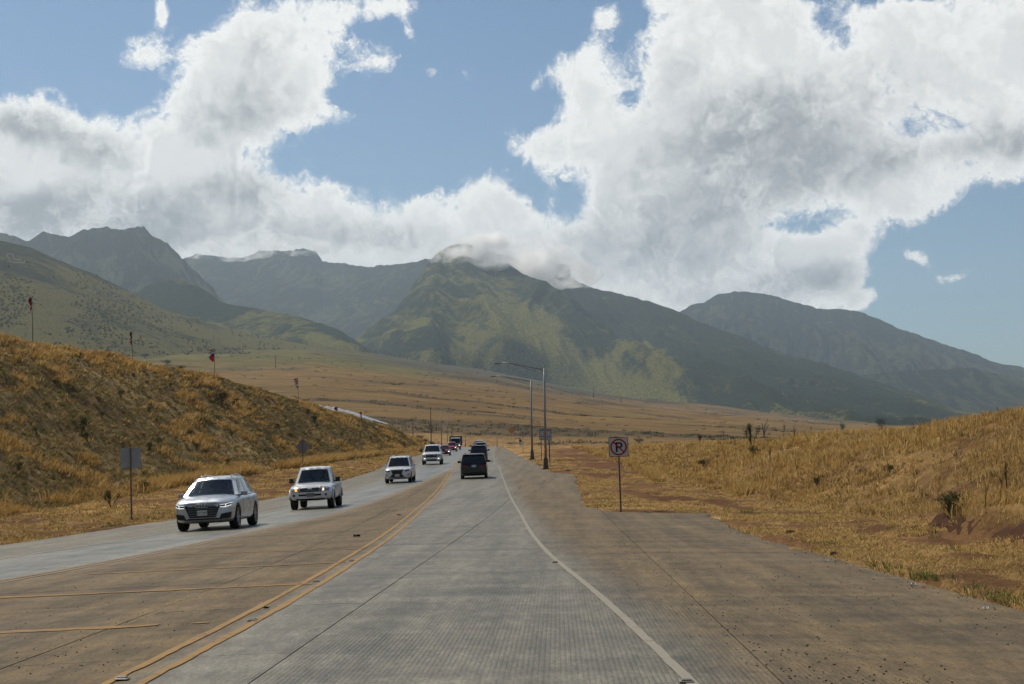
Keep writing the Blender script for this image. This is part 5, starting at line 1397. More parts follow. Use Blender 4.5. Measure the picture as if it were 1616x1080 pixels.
# --- cab over truck
def lorry():
    t = empty('delivery_truck'); tag(t, 'cab over truck with pale cab and black cargo body, farthest of the oncoming line', 'truck', ONC)
    W = paint('pale_cab_paint', (.42, .44, .45), .4)
    for z, sz in ((.55, .25),): box_obj('chassis', (0, -2.9, z), (.9, 6.2, sz), M_UNDER, t)
    bm = bmesh.new()
    prof = [(0, .55), (.06, .62), (.02, 1.25), (-.30, 2.30), (-.55, 2.42), (-1.55, 2.42), (-1.62, 2.30), (-1.62, .55)]
    L = [[bm.verts.new((sx * (1.0 - (.05 if z > 2.2 else 0)), y, z)) for y, z in prof] for sx in (-1, 1)]
    for k in range(len(prof)): bm.faces.new((L[0][k], L[0][(k + 1) % len(prof)], L[1][(k + 1) % len(prof)], L[1][k]))
    bm.faces.new(L[0]); bm.faces.new(L[1][::-1])
    bmesh.ops.bevel(bm, geom=bm.edges[:], offset=.04, segments=2, affect='EDGES'); bm_obj('cab', bm, W, t)
    def quad(name, pts, mat):
        b = bmesh.new(); f = b.faces.new([b.verts.new(p) for p in pts]); bmesh.ops.solidify(b, geom=[f], thickness=.012); return bm_obj(name, b, mat, t)
    quad('windshield', [(-.88, .012, 1.30), (.88, .012, 1.30), (.84, -.275, 2.25), (-.84, -.275, 2.25)], M_TINT)
    for sx in (-1, 1): quad('side_window', [(sx * 1.012, -.12, 1.3), (sx * 1.012, -1.2, 1.3), (sx * .99, -1.2, 2.15), (sx * .99, -.40, 2.15)], M_TINT)
    quad('grille', [(-.62, .062, .98), (.62, .062, .98), (.62, .045, 1.18), (-.62, .045, 1.18)], M_BLACK)
    box_obj('bumper', (0, .04, .62), (1.95, .16, .24), M_GUN, t, .03)
    box_obj('licence_plate', (0, .13, .63), (.32, .02, .16), M_PLATE, t)
    for sx in (-1, 1):
        box_obj('headlight', (sx * .78, .07, .88), (.32, .05, .16), M_LENS, t, .01)
        bm = bmesh.new(); add_box(bm, (sx * 1.16, -.10, 1.75), (.16, .08, .40), None, .02); add_box(bm, (sx * 1.06, -.14, 1.95), (.2, .03, .03)); bm_obj('wing_mirror', bm, M_BLACK, t)
    box_obj('lit_lamp', (-.78, .10, .88), (.2, .03, .11), M_BEAM, t)
    DK = paint('black_cargo_body', (.014, .014, .015), .6)
    box_obj('cargo_body', (0, -4.2, 1.75), (2.42, 4.6, 1.9), DK, t, .03)
    for k in range(6):
        for sx in (-1, 1): box_obj('body_rib', (sx * 1.225, -2.2 - k * .8, 1.75), (.05, .07, 1.84), DK, t)
    box_obj('cargo_frame', (0, -1.84, 2.62), (2.46, .12, .20), DK, t, .01)
    for y in (-.62, -4.9):
        for sx in (-1, 1):
            w = empty('wheel', (sx * .86, y, .40), parent=t)
            bm = bmesh.new(); bmesh.ops.create_cone(bm, cap_ends=True, segments=24, radius1=.40, radius2=.40, depth=.26, matrix=Matrix.Rotation(R(90), 4, 'Y')); bm_obj('tyre', bm, M_TYRE, w)
            bm = bmesh.new(); bmesh.ops.create_cone(bm, cap_ends=True, segments=20, radius1=.23, radius2=.18, depth=.29, matrix=Matrix.Rotation(R(90), 4, 'Y')); bm_obj('rim', bm, M_ALLOY, w)
    Y = 200.0; X = uv(719.5, 740)[0] * Y; m = slope(lambda q: float(lane_l(q)), Y)
    t.location = (X, Y * KF, float(surf(X, Y))); t.rotation_euler = (0, 0, math.pi - m / KF)
lorry()

# --- cars driving away
def away(name, label, cat, L, w, H, clear, belt, paint, wr, px, Y, style, plate=True):
    c = Car(name, label, cat, OUT, base(L, w, H, clear, belt - .06, belt, paint, wr, anchor='rear', tail_z=belt - .02, bulge=.05))
    c.cabin(dict(f=L / 2 - 1.1, r=-L / 2 + .10, wf=w - .08, wr=w - .07, z=belt - .04), dict(f=L / 2 - 1.9, r=-L / 2 + .42, wf=w - .25, wr=w - .24, z=H - .05), .03)
    c.pane('rear_window', 'rear', .07, .93, .10, .84, M_TINT, .014); c.pane('windshield', 'front', .06, .94, .05, .9, M_TINT, .012)
    for sd_ in ('left', 'right'):
        for a0, a1 in ((.06, .34), (.37, .62), (.65, .92)): c.pane('side_window', sd_, a0, a1, .1, .86, M_TINT, .01, n=5, m=4)
    sp = c.face_pt('rear', .5, .97)
    box_obj('roof_spoiler', (0, sp.y - .06, sp.z + .0), ((w - .26) * 1.9, .20, .04), paint, c.root, .015)
    if style == 'van':
        c.rails(.15, .95, M_BLACK)
        c.mir('tail_light', 'rear', [(.38, belt - .16), (w - .03, belt - .17)], [(.40, belt - .05), (w - .03, belt + .0)], M_TAIL, off=.02)
    elif style == 'tall':
        c.rails(.1, .95, M_GUN)
        c.mir('tail_light', 'rear', [(w - .24, belt - .34), (w - .04, belt - .34)], [(w - .22, belt - .0), (w - .06, belt - .0)], M_REDLIT, off=.02)
    else:
        c.rails(.1, .95, M_CHROME); c.mir('tail_light', 'rear', [(w - .34, belt - .22), (w - .04, belt - .22)], [(w - .32, belt - .06), (w - .04, belt - .06)], M_TAIL, off=.02)
    p = label_plate(c, 'rear', belt - .17 if style == 'van' else belt - .3, 0, .31, .155, off=.02)
    c.panel('bumper', 'rear', [(-w * .9, clear + .10), (w * .9, clear + .10)], [(-w * .92, clear + .30), (w * .92, clear + .30)], M_BLACK, off=.04)
    c.mir('reflector', 'rear', [(.66, clear + .33), (.82, clear + .33)], [(.66, clear + .37), (.82, clear + .37)], M_REDLIT, off=.03, n=3, m=2)
    c.panel('door_handle', 'rear', [(-.3, belt - .07), (.3, belt - .07)], [(-.3, belt - .045), (.3, belt - .045)], M_GUN, off=.02, n=4, m=2)
    box_obj('wiper', (.12, c.face_pt('rear', .5, .14).y - .03, c.face_pt('rear', .5, .14).z + .02), (.5, .02, .02), M_BLACK, c.root)
    c.mirrors(L / 2 - 1.35, belt + .08, w - .02, M_BLACK if style == 'van' else paint, (.24, .12, .17)); door_lines(c, (.4, -.6), clear + .2, belt - .05, belt - .2)
    c.panel('exhaust_tip', 'rear', [(.5, clear + .02), (.62, clear + .02)], [(.5, clear + .07), (.62, clear + .07)], M_GUN, off=.01, n=3, m=2)
    return place_px(c, px, Y, lane_r, False)
away('minivan', 'black minivan seen from behind with red side lamps and white plate', 'minivan', 5.1, .985, 1.79, .20, 1.10, BLACKP, .36, 748.2, 71.3, 'van')
away('suv', 'dark suv with roof rails just ahead of the black minivan', 'suv', 4.8, .95, 1.74, .21, 1.10, DARKP, .37, 756.0, 106, 'wide')
away('suv', 'white suv with tall red tail lamps, second ahead of the black minivan', 'suv', 4.6, .93, 1.72, .2, 1.08, WHITE, .36, 759.5, 142, 'tall')
away('suv', 'pale suv with dark rear glass, farthest car driving away', 'suv', 4.8, .96, 1.78, .22, 1.12, SILVERW, .37, 756.6, 180, 'wide')
# ------------------------------------------------------------------ signs, lamps, poles
_before = set(o.name for o in COL.objects)
M_GALV = paint('galvanised_steel', (0.26, 0.26, 0.26), 0.5, 0.4, 0.2, 3, Metallic=0.5)
M_RUST = paint('rusty_post_steel', (0.17, 0.13, 0.10), 0.7, 0.3, 0.3, 8, Metallic=0.2)
M_SIGNW = paint('white_sign_sheeting', (0.52, 0.49, 0.45), 0.5, 0.3, 0.15, 4)
M_SIGNB = paint('bare_aluminium_sign_back', (0.30, 0.31, 0.32), 0.45, 0.4, 0.2, 3, Metallic=0.4)
M_SIGNK = paint('black_sign_ink', (0.012, 0.012, 0.012), 0.6, 0.2)
M_SIGNR = paint('red_sign_ink', (0.28, 0.012, 0.018), 0.5, 0.3)
M_SIGNY = paint('amber_sign_sheeting', (0.42, 0.17, 0.012), 0.5, 0.3)
M_SIGNBL = paint('blue_sign_sheeting', (0.035, 0.05, 0.16), 0.5, 0.3)
M_CONBASE = paint('dark_concrete_foot', (0.11, 0.095, 0.08), 0.9, 0.1, 0.3, 3)
M_ORANGE = paint('orange_band_paint', (0.42, 0.17, 0.03), 0.7, 0.2)
M_WOOD = paint('weathered_pole_wood', (0.085, 0.065, 0.048), 0.9, 0.1, 0.3, 3)

def plate_round(bm, hw, hh, r, th, n=5, y=0.0):
    pts = []
    for cx, cz, a0 in ((hw - r, hh - r, 0), (-hw + r, hh - r, 90), (-hw + r, -hh + r, 180), (hw - r, -hh + r, 270)):
        for k in range(n): pts.append((cx + r * math.cos(R(a0 + 90 * k / (n - 1))), cz + r * math.sin(R(a0 + 90 * k / (n - 1)))))
    a = [bm.verts.new((x, y, z)) for x, z in pts]; b = [bm.verts.new((x, y + th, z)) for x, z in pts]
    bm.faces.new(a); bm.faces.new(b[::-1])
    for k in range(len(a)): bm.faces.new((a[k], b[k], b[(k + 1) % len(a)], a[(k + 1) % len(a)]))
def flat_poly(bm, pts, y, th):
    a = [bm.verts.new((x, y, z)) for x, z in pts]; b = [bm.verts.new((x, y - th, z)) for x, z in pts]
    bm.faces.new(b)
    for k in range(len(a)): bm.faces.new((a[k], b[k], b[(k + 1) % len(a)], a[(k + 1) % len(a)]))
def ring(bm, r0, r1, y, th, N=36):
    g = [[bm.verts.new((r * math.cos(2 * math.pi * k / N), yy_, r * math.sin(2 * math.pi * k / N))) for r, yy_ in ((r0, y), (r0, y - th), (r1, y - th), (r1, y))] for k in range(N)]
    for k in range(N):
        for j in range(3): bm.faces.new((g[k][j], g[k][j + 1], g[(k + 1) % N][j + 1], g[(k + 1) % N][j]))
def shift_z(o, z):
    for v in o.data.vertices: v.co.z += z
    return o
def ground_pt(px, py, f=None):
    x, y = hit(px, py, f or ground)
    return Vector((x, y, float(ground(x, y))))
def post_obj(parent, h, r=0.03, mat=None, square=False, x=0.0, y=0.05, name='post'):
    if square: return box_obj(name, (x, y, h / 2 - 0.2), (r * 2, r * 2, h + 0.4), mat or M_GALV, parent, 0.004)
    return tube_obj(name, [(x, y, -0.4), (x, y, h)], r, mat or M_GALV, parent, 8)
def no_parking(p, size, top, label, tilt=0.0, group=None, band=False):
    t = empty('road_sign', p, 0.0); tag(t, label, 'road sign', group)
    hz = top - size / 2
    post_obj(t, top - size * 0.35, 0.028, M_RUST, True, 0, 0.045)
    if band: box_obj('orange_band', (0, 0.045, (top - size) * 0.45), (0.08, 0.08, 0.32), M_ORANGE, t)
    bm = bmesh.new(); plate_round(bm, size / 2, size / 2, size * 0.05, 0.006); bo = shift_z(bm_obj('black_border', bm, M_SIGNK, t), hz)
    bm = bmesh.new(); plate_round(bm, size * 0.472, size * 0.472, size * 0.04, 0.003, y=-0.0035); pn = shift_z(bm_obj('sign_panel', bm, M_SIGNW, t), hz)
    bm = bmesh.new(); r = size * 0.5
    P_ = [(-.22, -.44), (-.22, .44)]                                       # letter P: stem and bowl
    flat_poly(bm, [(x * r, z * r) for x, z in ((-.30, -.50), (-.10, -.50), (-.10, .50), (-.30, .50))], -0.0065, 0.001)
    out = [(-.10, .50), (.12, .50)] + [(.12 + .30 * math.cos(a), .20 + .30 * math.sin(a)) for a in np.linspace(math.pi / 2, -math.pi / 2, 12)[1:-1]] + [(.12, -.10), (-.10, -.10)]
    inn = [(-.10, .33), (.10, .33)] + [(.10 + .13 * math.cos(a), .20 + .13 * math.sin(a)) for a in np.linspace(math.pi / 2, -math.pi / 2, 12)[1:-1]] + [(.10, .07), (-.10, .07)]
    A = [bm.verts.new((x * r, -0.0075, z * r)) for x, z in out]; B = [bm.verts.new((x * r, -0.0075, z * r)) for x, z in inn]
    for k in range(len(A) - 1): bm.faces.new((A[k], A[k + 1], B[k + 1], B[k]))
    shift_z(bm_obj('letter_p', bm, M_SIGNK, t), hz)
    bm = bmesh.new(); ring(bm, r * .70, r * .86, -0.0085, 0.001)
    shift_z(bm_obj('prohibition_ring', bm, M_SIGNR, t), hz)
    bm = bmesh.new(); a = R(45); c, s_ = math.cos(a), math.sin(a); w = .075; L = .74
    flat_poly(bm, [((x * c + z * s_) * r, (-x * s_ + z * c) * r) for x, z in ((-L, -w), (L, -w), (L, w), (-L, w))], -0.0105, 0.001)
    shift_z(bm_obj('prohibition_bar', bm, M_SIGNR, t), hz)
    for dz in (-.40, .40):
        bm = bmesh.new(); bmesh.ops.create_uvsphere(bm, u_segments=8, v_segments=6, radius=.008, matrix=Matrix.Translation((0, -0.006, hz + dz * size))); bm_obj('bolt', bm, M_GALV, t)
    t.rotation_euler = (0, R(tilt), 0)
    return t
p = ground_pt(980, 807)
k_ = p.y / F_PX
no_parking(p, 30.5 * k_, (807 - 691.5) * k_, 'no parking sign with black P under a red slashed ring, at the pavement corner', -1.2)
p = ground_pt(825.5, 714); k_ = p.y / F_PX
no_parking(p, 7.2 * k_, (714 - 681) * k_, 'small far no parking sign beside the yellow diamond, orange band on its post', 0, band=True)

def back_sign(px, py, top_px, w_px, diamond, label):
    p = ground_pt(px, py); k = p.y / F_PX
    t = empty('road_sign', p, R(6)); tag(t, label, 'road sign')
    H = (py - top_px) * k; w = w_px * k
    post_obj(t, H - (0.0 if not diamond else w * .02), 0.03, M_RUST, True, 0, -0.035)
    bm = bmesh.new()
    if diamond:
        plate_round(bm, w * .354, w * .354, .04, .006)
        bmesh.ops.rotate(bm, verts=bm.verts[:], cent=(0, 0, 0), matrix=Matrix.Rotation(R(45), 3, 'Y')); zc = H - w / 2
    else:
        plate_round(bm, w / 2, w / 2, .035, .006); zc = H - w / 2
    shift_z(bm_obj('sign_panel', bm, M_SIGNB if not diamond else paint('dull_sign_back', (0.20, 0.19, 0.175), .6), t), zc)
    for dz in (-.3, .3):
        bm = bmesh.new(); bmesh.ops.create_uvsphere(bm, u_segments=8, v_segments=6, radius=.014, matrix=Matrix.Translation((0 if diamond else w * .24 * (dz > 0), -0.01 if not diamond else -.07, zc + (dz * w if diamond else -w * .12)))); bm_obj('bolt', bm, M_SIGNK, t)
back_sign(208, 822, 707.5, 31, False, 'blank back of a square sign on a thin post, beside the nearest white crossover')
back_sign(478.5, 757, 692.5, 25, True, 'back of a diamond sign rising behind the white crew cab pickup')

def front_sign(px, py, top_px, shape, w_px, mat, label, h_px=None, band=False):
    p = ground_pt(px, py); k = p.y / F_PX; t = empty('road_sign', p); tag(t, label, 'road sign')
    H = (py - top_px) * k; w = w_px * k; h = (h_px or w_px) * k
    post_obj(t, H - h * .3, .035, M_RUST, True)
    if band: box_obj('orange_band', (0, .05, H * .4), (.1, .1, .3), M_ORANGE, t)
    bm = bmesh.new()
    if shape == 'diamond':
        plate_round(bm, w * .354, w * .354, .04, .006); bmesh.ops.rotate(bm, verts=bm.verts[:], cent=(0, 0, 0), matrix=Matrix.Rotation(R(45), 3, 'Y'))
    else: plate_round(bm, w / 2, h / 2, .03, .006)
    shift_z(bm_obj('sign_panel', bm, mat, t), H - h / 2)
    return t, H, w, h
front_sign(807.8, 704, 674.3, 'diamond', 11.2, M_SIGNY, 'amber diamond warning sign at the far end of the shoulder', band=True)
front_sign(812, 704, 685, 'rect', 4.6, M_SIGNB, 'tiny grey square sign just right of the amber diamond', 4.0)
t_, H_, w_, h_ = front_sign(821.5, 706, 694, 'rect', 4.2, M_SIGNW, 'tiny white and blue sign low beside the far no parking sign', 9.0)
bm = bmesh.new(); plate_round(bm, w_ * .5, w_ * .42, .02, .004, y=-.006); shift_z(bm_obj('blue_panel', bm, M_SIGNBL, t_), H_ - w_ * .42)
# route board on two posts
p = ground_pt(861.5, 727.5); k_ = p.y / F_PX
t = empty('route_sign', p); tag(t, 'pair of white bordered route boards on two posts behind the lamp post', 'route sign')
Wp = paint('blue_grey_sign_sheeting', (.15, .17, .20), .5)
for i, x in enumerate((-5.0, 4.7)):
    bm = bmesh.new(); plate_round(bm, 4.65 * k_, 8.4 * k_, .05, .008); b_ = shift_z(bm_obj('route_board', bm, Wp, t), (727.5 - 686) * k_); b_.location.x = x * k_
    for zz, hh in ((1.4, 3.6), (-5.4, 1.3)):
        bm = bmesh.new(); o1, o2 = 3.3 * k_, hh * k_
        A = [bm.verts.new((sx * o1, -.004, zz * k_ + sz * o2)) for sx, sz in ((-1, -1), (1, -1), (1, 1), (-1, 1))]; B = [bm.verts.new((sx * (o1 - .05), -.004, zz * k_ + sz * (o2 - .05))) for sx, sz in ((-1, -1), (1, -1), (1, 1), (-1, 1))]
        for q in range(4): bm.faces.new((A[q], A[(q + 1) % 4], B[(q + 1) % 4], B[q]))
        bo = bm_obj('board_border', bm, M_SIGNW, b_); shift_z(bo, (727.5 - 686) * k_)
    bm = bmesh.new(); flat_poly(bm, [(x * k_, z * k_ + (727.5 - 684.6) * k_) for x, z in ((-1.6, 1.6), (-1.9, 0), (-1, -1.5), (0, -2.1), (1, -1.5), (1.9, 0), (1.6, 1.6))], -.004, .002); bm_obj('route_shield', bm, M_SIGNW, b_)
for x in (-7.0, 5.5): post_obj(t, (727.5 - 680) * k_, .04, M_RUST, True, x * k_, .06)
for x in (-7.0, 5.5): box_obj('orange_band', (x * k_, .06, 12 * k_), (.1, .1, .3), M_ORANGE, t)
front_sign(868, 735.5, 690, 'rect', 7.0, M_SIGNB, 'small grey sign on a thin post right of the route boards', 7.0)

def street_lamp(px, py, top_px, arm_px, label, side=-1, rust=0.0):
    p = ground_pt(px, py); return lamp_at(p, (py - top_px) * p.y / F_PX, arm_px * p.y / F_PX, label, side)
def lamp_at(p, H, arm, label, side=-1):
    t = empty('street_lamp', p); tag(t, label, 'street lamp', 'street lamps along the highway')
    post = tube_obj('pole', [(0, 0, .9), (0, 0, H)], [.115, .075], M_GALV, t, 10)
    bm = bmesh.new(); bmesh.ops.create_cone(bm, cap_ends=True, segments=4, radius1=.33, radius2=.22, depth=1.0, matrix=Matrix.Translation((0, 0, .48)) @ Matrix.Rotation(R(45), 4, 'Z'))
    add_box(bm, (0, 0, .0), (.72, .72, .10)); bm_obj('pole_foot', bm, M_CONBASE, t)
    tube_obj('orange_band', [(0, 0, 1.45), (0, 0, 1.72)], .122, M_ORANGE, t, 10)
    s = side
    tube_obj('arm', [(0, 0, H - .12), (s * arm * .5, 0, H + .30), (s * arm * .78, 0, H + .52), (s * arm, 0, H + .56)], [.05, .045, .04, .035], M_GALV, t, 6)
    tube_obj('arm_brace', [(0, 0, H - .55), (s * arm * .22, 0, H - .20), (s * arm * .5, 0, H + .16), (s * arm * .74, 0, H + .46)], .022, M_GALV, t, 6)
    tube_obj('arm_strut', [(s * arm * .24, 0, H - .17), (s * arm * .24, 0, H + .06)], .018, M_GALV, t, 6)
    bm = bmesh.new(); add_box(bm, (s * (arm + .26), 0, H + .53), (.66, .28, .13), None, .05); hd = bm_obj('lamp_head', bm, M_GALV, t)
    bm = bmesh.new(); add_box(bm, (s * (arm + .30), 0, H + .455), (.40, .20, .03)); bm_obj('lens', bm, M_LENS, hd)
    return t
street_lamp(861.5, 740.5, 582, 68, 'nearest street lamp on the right, long arm over the road')
street_lamp(840, 725.5, 601, 55, 'second street lamp on the right, just behind the nearest one')
def far_pt(px, d):
    u, v = uv(px, 700); x = u * d
    return Vector((x, d, float(ground(x, d))))
def pole_to(px, d, top_px):
    p = far_pt(px, d); u, v = uv(px, top_px)
    return p, CZ + v * d - p.z
for px, d, tp, arm, sd_, lb in [(784.5, 330, 686, 12, -1, 'short far street lamp at the end of the right shoulder'), (697, 262, 650, 13, 1, 'far street lamp on the left with a pale arm, right of the tall pole'), (706.5, 300, 659, 9, 1, 'small far street lamp between two poles on the left'), (734.5, 380, 671, 15, 1, 'far street lamp right of the cab over truck')]:
    p, H = pole_to(px, d, tp)
    lamp_at(p, H, arm * d / F_PX, lb, sd_)
def utility_pole(px, d, top_px, label, arms=1):
    p, H = pole_to(px, d, top_px)
    t = empty('utility_pole', p, R(10)); tag(t, label, 'utility pole', 'utility poles across the plain')
    tube_obj('pole', [(0, 0, -1), (0, 0, H)], [.0003 * d + .06, .0002 * d + .05], M_WOOD, t, 6)
    for k in range(arms):
        box_obj('crossarm', (0, 0, H - .5 - k * 1.2), (2.4, .12, .12), M_WOOD, t)
        for x in (-1.1, -.4, .4, 1.1):
            bm = bmesh.new(); bmesh.ops.create_cone(bm, cap_ends=True, segments=6, radius1=.07, radius2=.04, depth=.22, matrix=Matrix.Translation((x, 0, H - .33 - k * 1.2))); bm_obj('insulator', bm, M_SIGNB, t)
utility_pole(680.5, 268, 642, 'tallest bare pole behind the oncoming cars', 0)
utility_pole(652, 300, 661, 'thin pole left of the full size pickup')
utility_pole(713.5, 420, 673, 'far pole above the left edge of the cab over truck')
utility_pole(722.5, 450, 675.5, 'far pole above the right edge of the cab over truck')
for px, d, tp in [(437, 1150, 560), (531, 1250, 577), (628, 1300, 595), (722, 1350, 608), (904, 1500, 617), (938, 1450, 612), (981, 1500, 622)]:
    utility_pole(px, d, tp, {437: 'distant pole on the plain right of the bright red flag', 531: 'distant pole on the plain above the upper end of the panel rows', 628: 'distant pole on the plain above the lower end of the panel rows', 722: 'distant pole on the plain left of the lamp arm', 904: 'distant pole on the plain just right of the nearest street lamp', 938: 'distant pole on the plain above the no parking sign, left one', 981: 'distant pole on the plain above the no parking sign, right one'}[px])
utility_pole(629, 210, 683, 'slim dark post on the left bank above the tall white suv', 0)
# slender post between the left bank strip and the road
p = ground_pt(638.5, 713); k_ = p.y / F_PX
t = empty('marker_post', p); tag(t, 'slim roadside post behind the tall white suv', 'marker post'); post_obj(t, 26 * k_, .035, M_RUST, True, name='shaft'); box_obj('cap', (0, .05, 26 * k_), (.1, .1, .05), M_SIGNW, t)

# ------------------------------------------------------------------ flags along the bank crest
def flag_mat(name, stripes, scale=1.0):
    t = NT(name); uvn = t.attr('stripe')
    rp = t.n('ShaderNodeValToRGB'); rp.color_ramp.interpolation = 'CONSTANT'
    e = rp.color_ramp.elements
    while len(e) > 1: e.remove(e[0])
    e[0].position = 0; e[0].color = (*stripes[0], 1)
    for k, c in enumerate(stripes[1:], 1):
        q = e.new(k / len(stripes)); q.color = (*c, 1)
    t.put(rp.inputs[0], uvn)
    df = t.n('ShaderNodeBsdfDiffuse'); t.put(df.inputs['Color'], rp.outputs[0]); tl = t.n('ShaderNodeBsdfTranslucent'); t.put(tl.inputs['Color'], rp.outputs[0])
    mx = t.n('ShaderNodeMixShader'); mx.inputs[0].default_value = .45; t.t.links.new(df.outputs[0], mx.inputs[1]); t.t.links.new(tl.outputs[0], mx.inputs[2])
    return t.surf(mx.outputs[0])
RD, WH, BL, DR, BK = (.26, .014, .022), (.26, .25, .25), (.02, .026, .09), (.10, .009, .016), (.012, .010, .012)
def flag(px, base_px, top_px, flags, label, Y=None):
    """flags: list of (top_px, bottom_px, width_px, stripes)"""
    u = uv(px, base_px)[0]
    # stand on the crest line where the sight line crosses it
    ys_ = np.linspace(60, 300, 2000); Y = float(ys_[np.argmin(np.abs(u * ys_ - (interp(ys_, LC) - 0.8)))])
    X = u * Y; z = float(ground(X, Y)); k = Y / F_PX
    v = uv(px, top_px)[1]; H = CZ + v * Y - z
    t = empty('flag', (X, Y, z)); tag(t, label, 'flag', 'flags along the crest of the left bank')
    tube_obj('flagpole', [(0, 0, -.5), (0, 0, H * .5), (-.02 * H * .2, 0, H)], [.045, .04, .028], M_RUST, t, 6)
    for a, b, w, st in flags:
        z1, z0 = CZ + uv(px, a)[1] * Y - z, CZ + uv(px, b)[1] * Y - z; w = w * k
        n, m = 18, 14; S, T = np.meshgrid(np.linspace(0, 1, n), np.linspace(0, 1, m), indexing='ij')
        x = -w * S * (1 - .25 * T) * (.55 + .45 * (1 - np.abs(2 * T - 1))) - .02; zz = z1 + (z0 - z1) * T - (z1 - z0) * .18 * S * np.sin(S * 3)
        y = .12 * w * np.sin(S * 9 + T * 5) * S + .05 * w * np.sin(T * 11 + S * 3)
        o = mesh_obj('flag_cloth', np.stack([x, y, zz], -1).reshape(-1, 3), grid_faces(n, m), flag_mat('flag_cloth', st), t, True, {'stripe': np.clip(T + .15 * S * np.sin(S * 6), 0, .999).ravel()})
    return t
flag(51.5, 529, 466, [(469, 482, 6.5, [DR, BK, DR, DR, BK, DR]), (483, 494, 3.6, [RD, DR, WH, WH])], 'dark red flag with a torn pale one below it, highest on the bank')
flag(209, 556, 522, [(523, 533, 4.5, [DR, BK, DR, BK]), (533, 544, 5.0, [DR, WH, BK, RD, RD])], 'narrow dark and red flag on the bank left of the bright red one')
flag(339, 601, 550, [(551, 561, 9.5, [DR, WH, DR, WH, BL, DR]), (560, 570, 10, [BL, RD, RD, RD])], 'bright red flag with striped upper cloth, over the middle of the bank')
flag(471, 636, 596, [(597, 604, 8.5, [DR, WH, DR, WH]), (603, 612, 5.5, [RD, WH, BL])], 'striped red white and blue flag above the shrub on the bank')
flag(532.5, 650, 642, [(642, 648.5, 6, [DR, DR, BK])], 'small dark red flag in front of the pale panel rows')
flag(571, 662, 649, [(650, 654.5, 4.5, [DR, RD]), (654.5, 659.5, 3.2, [WH, WH, BL])], 'small flag with a white tail beside the pale panel rows')

# ------------------------------------------------------------------ pale panel rows on the slope behind the bank
M_PANEL = paint('pale_panel_glass', (0.42, 0.45, 0.48), .25, .6, .1)
def at_plain(px, py, d):
    p = at(px, py, d); return p
for i, (xa, ya, xb, yb) in enumerate([(503, 640.5, 560, 659), (513, 641.5, 575, 662), (524, 643, 588, 664.5), (533, 645.5, 600, 667), (545, 648, 606, 668.5), (556, 651.5, 611, 670)]):
    da, db = 430.0, 400.0
    a, b = at(xa, ya, da + i * 6), at(xb, yb, db + i * 6)
    dirv = (b - a); dirv.y *= KF; L = dirv.length
    t = empty('solar_panel_row', a); tag(t, ['highest and longest pale panel row, farthest from the bank grass', 'second pale panel row from the top of the set', 'third pale panel row from the top, behind the small dark flag', 'fourth pale panel row from the top of the set', 'fifth pale panel row, next to the lowest', 'lowest pale panel row, just over the bank grass'][5 - i], 'solar panels', 'pale panel rows behind the left bank')
    side = Vector((.25, 1.3, .42))
    npan = 9
    for q in range(npan):
        s0, s1 = q / npan + .004, (q + 1) / npan - .004
        bm = bmesh.new(); pts = [dirv * s0, dirv * s1, dirv * s1 + side, dirv * s0 + side]
        f = bm.faces.new([bm.verts.new(x) for x in pts]); bmesh.ops.solidify(bm, geom=[f], thickness=.08); bm_obj('panel', bm, M_PANEL, t)
    for s0 in (.02, .33, .66, .98):
        c = dirv * s0 + side * .5; w = a + Vector((c.x, c.y / KF, c.z)); g_ = float(ground(w.x, w.y)) - a.z
        tube_obj('support', [(c.x, c.y, min(g_, c.z - 1) - .3), (c.x, c.y, c.z)], .08, M_GALV, t, 5)

# ------------------------------------------------------------------ the big L on the hillside
def hill_hit(px, py):
    d = (at(px, py, 1000) - cam.location).normalized(); h = _hb.ray_cast(cam.location, d); return h[0]
M_LIME = paint('limed_ground_letter', (0.17, 0.16, 0.14), .9, .1, .3, .2)
t = empty('hillside_letter', (0, 0, 0)); tag(t, 'big letter L laid out in pale stones on the grassy hill at far left', 'hillside letter')
segs = [((10.5, 401.5), (16, 414.5)), ((16, 414.5), (39, 415.5)), ((39, 415.5), (37.5, 411.5)), ((37.5, 411.5), (23, 410.5)), ((23, 410.5), (19.5, 401.5)), ((19.5, 401.5), (10.5, 401.5))]
for (ax, ay), (bx, by) in segs:
    Vs = []; n = 10
    for k in range(n):
        px, py = ax + (bx - ax) * k / (n - 1), ay + (by - ay) * k / (n - 1)
        nx, ny = -(by - ay), bx - ax; l = math.hypot(nx, ny); nx, ny = nx / l * .45, ny / l * .45
        for s in (-1, 1):
            h = hill_hit(px + nx * s, py + ny * s); Vs.append(h + Vector((0, 0, .9)) if h else at(px, py, 2200))
    mesh_obj('letter_stroke', far_y([tuple(v) for v in Vs]), grid_faces(n, 2), M_LIME, t)

# ------------------------------------------------------------------ shrubs, dead saplings, far trees
def leafmat(name, c):
    t = NT(name); n = t.noise(t.pos(), 3.0, 3, .6)
    cc = t.mix(n, c, tuple(x * .55 for x in c)); df = t.n('ShaderNodeBsdfDiffuse'); t.put(df.inputs['Color'], cc); tl = t.n('ShaderNodeBsdfTranslucent'); t.put(tl.inputs['Color'], cc)
    mx = t.n('ShaderNodeMixShader'); mx.inputs[0].default_value = .3; t.t.links.new(df.outputs[0], mx.inputs[1]); t.t.links.new(tl.outputs[0], mx.inputs[2]); return t.surf(mx.outputs[0])
M_LEAF = leafmat('shrub_leaves', (.075, .085, .032)); M_LEAFD = leafmat('dark_leaves', (.040, .046, .022)); M_LEAFB = leafmat('withered_leaves', (.13, .085, .035))
M_TWIG = paint('dead_twigs', (.075, .055, .042), .9, .1)
M_BARK = paint('grey_bark', (.06, .05, .04), .9, .1)
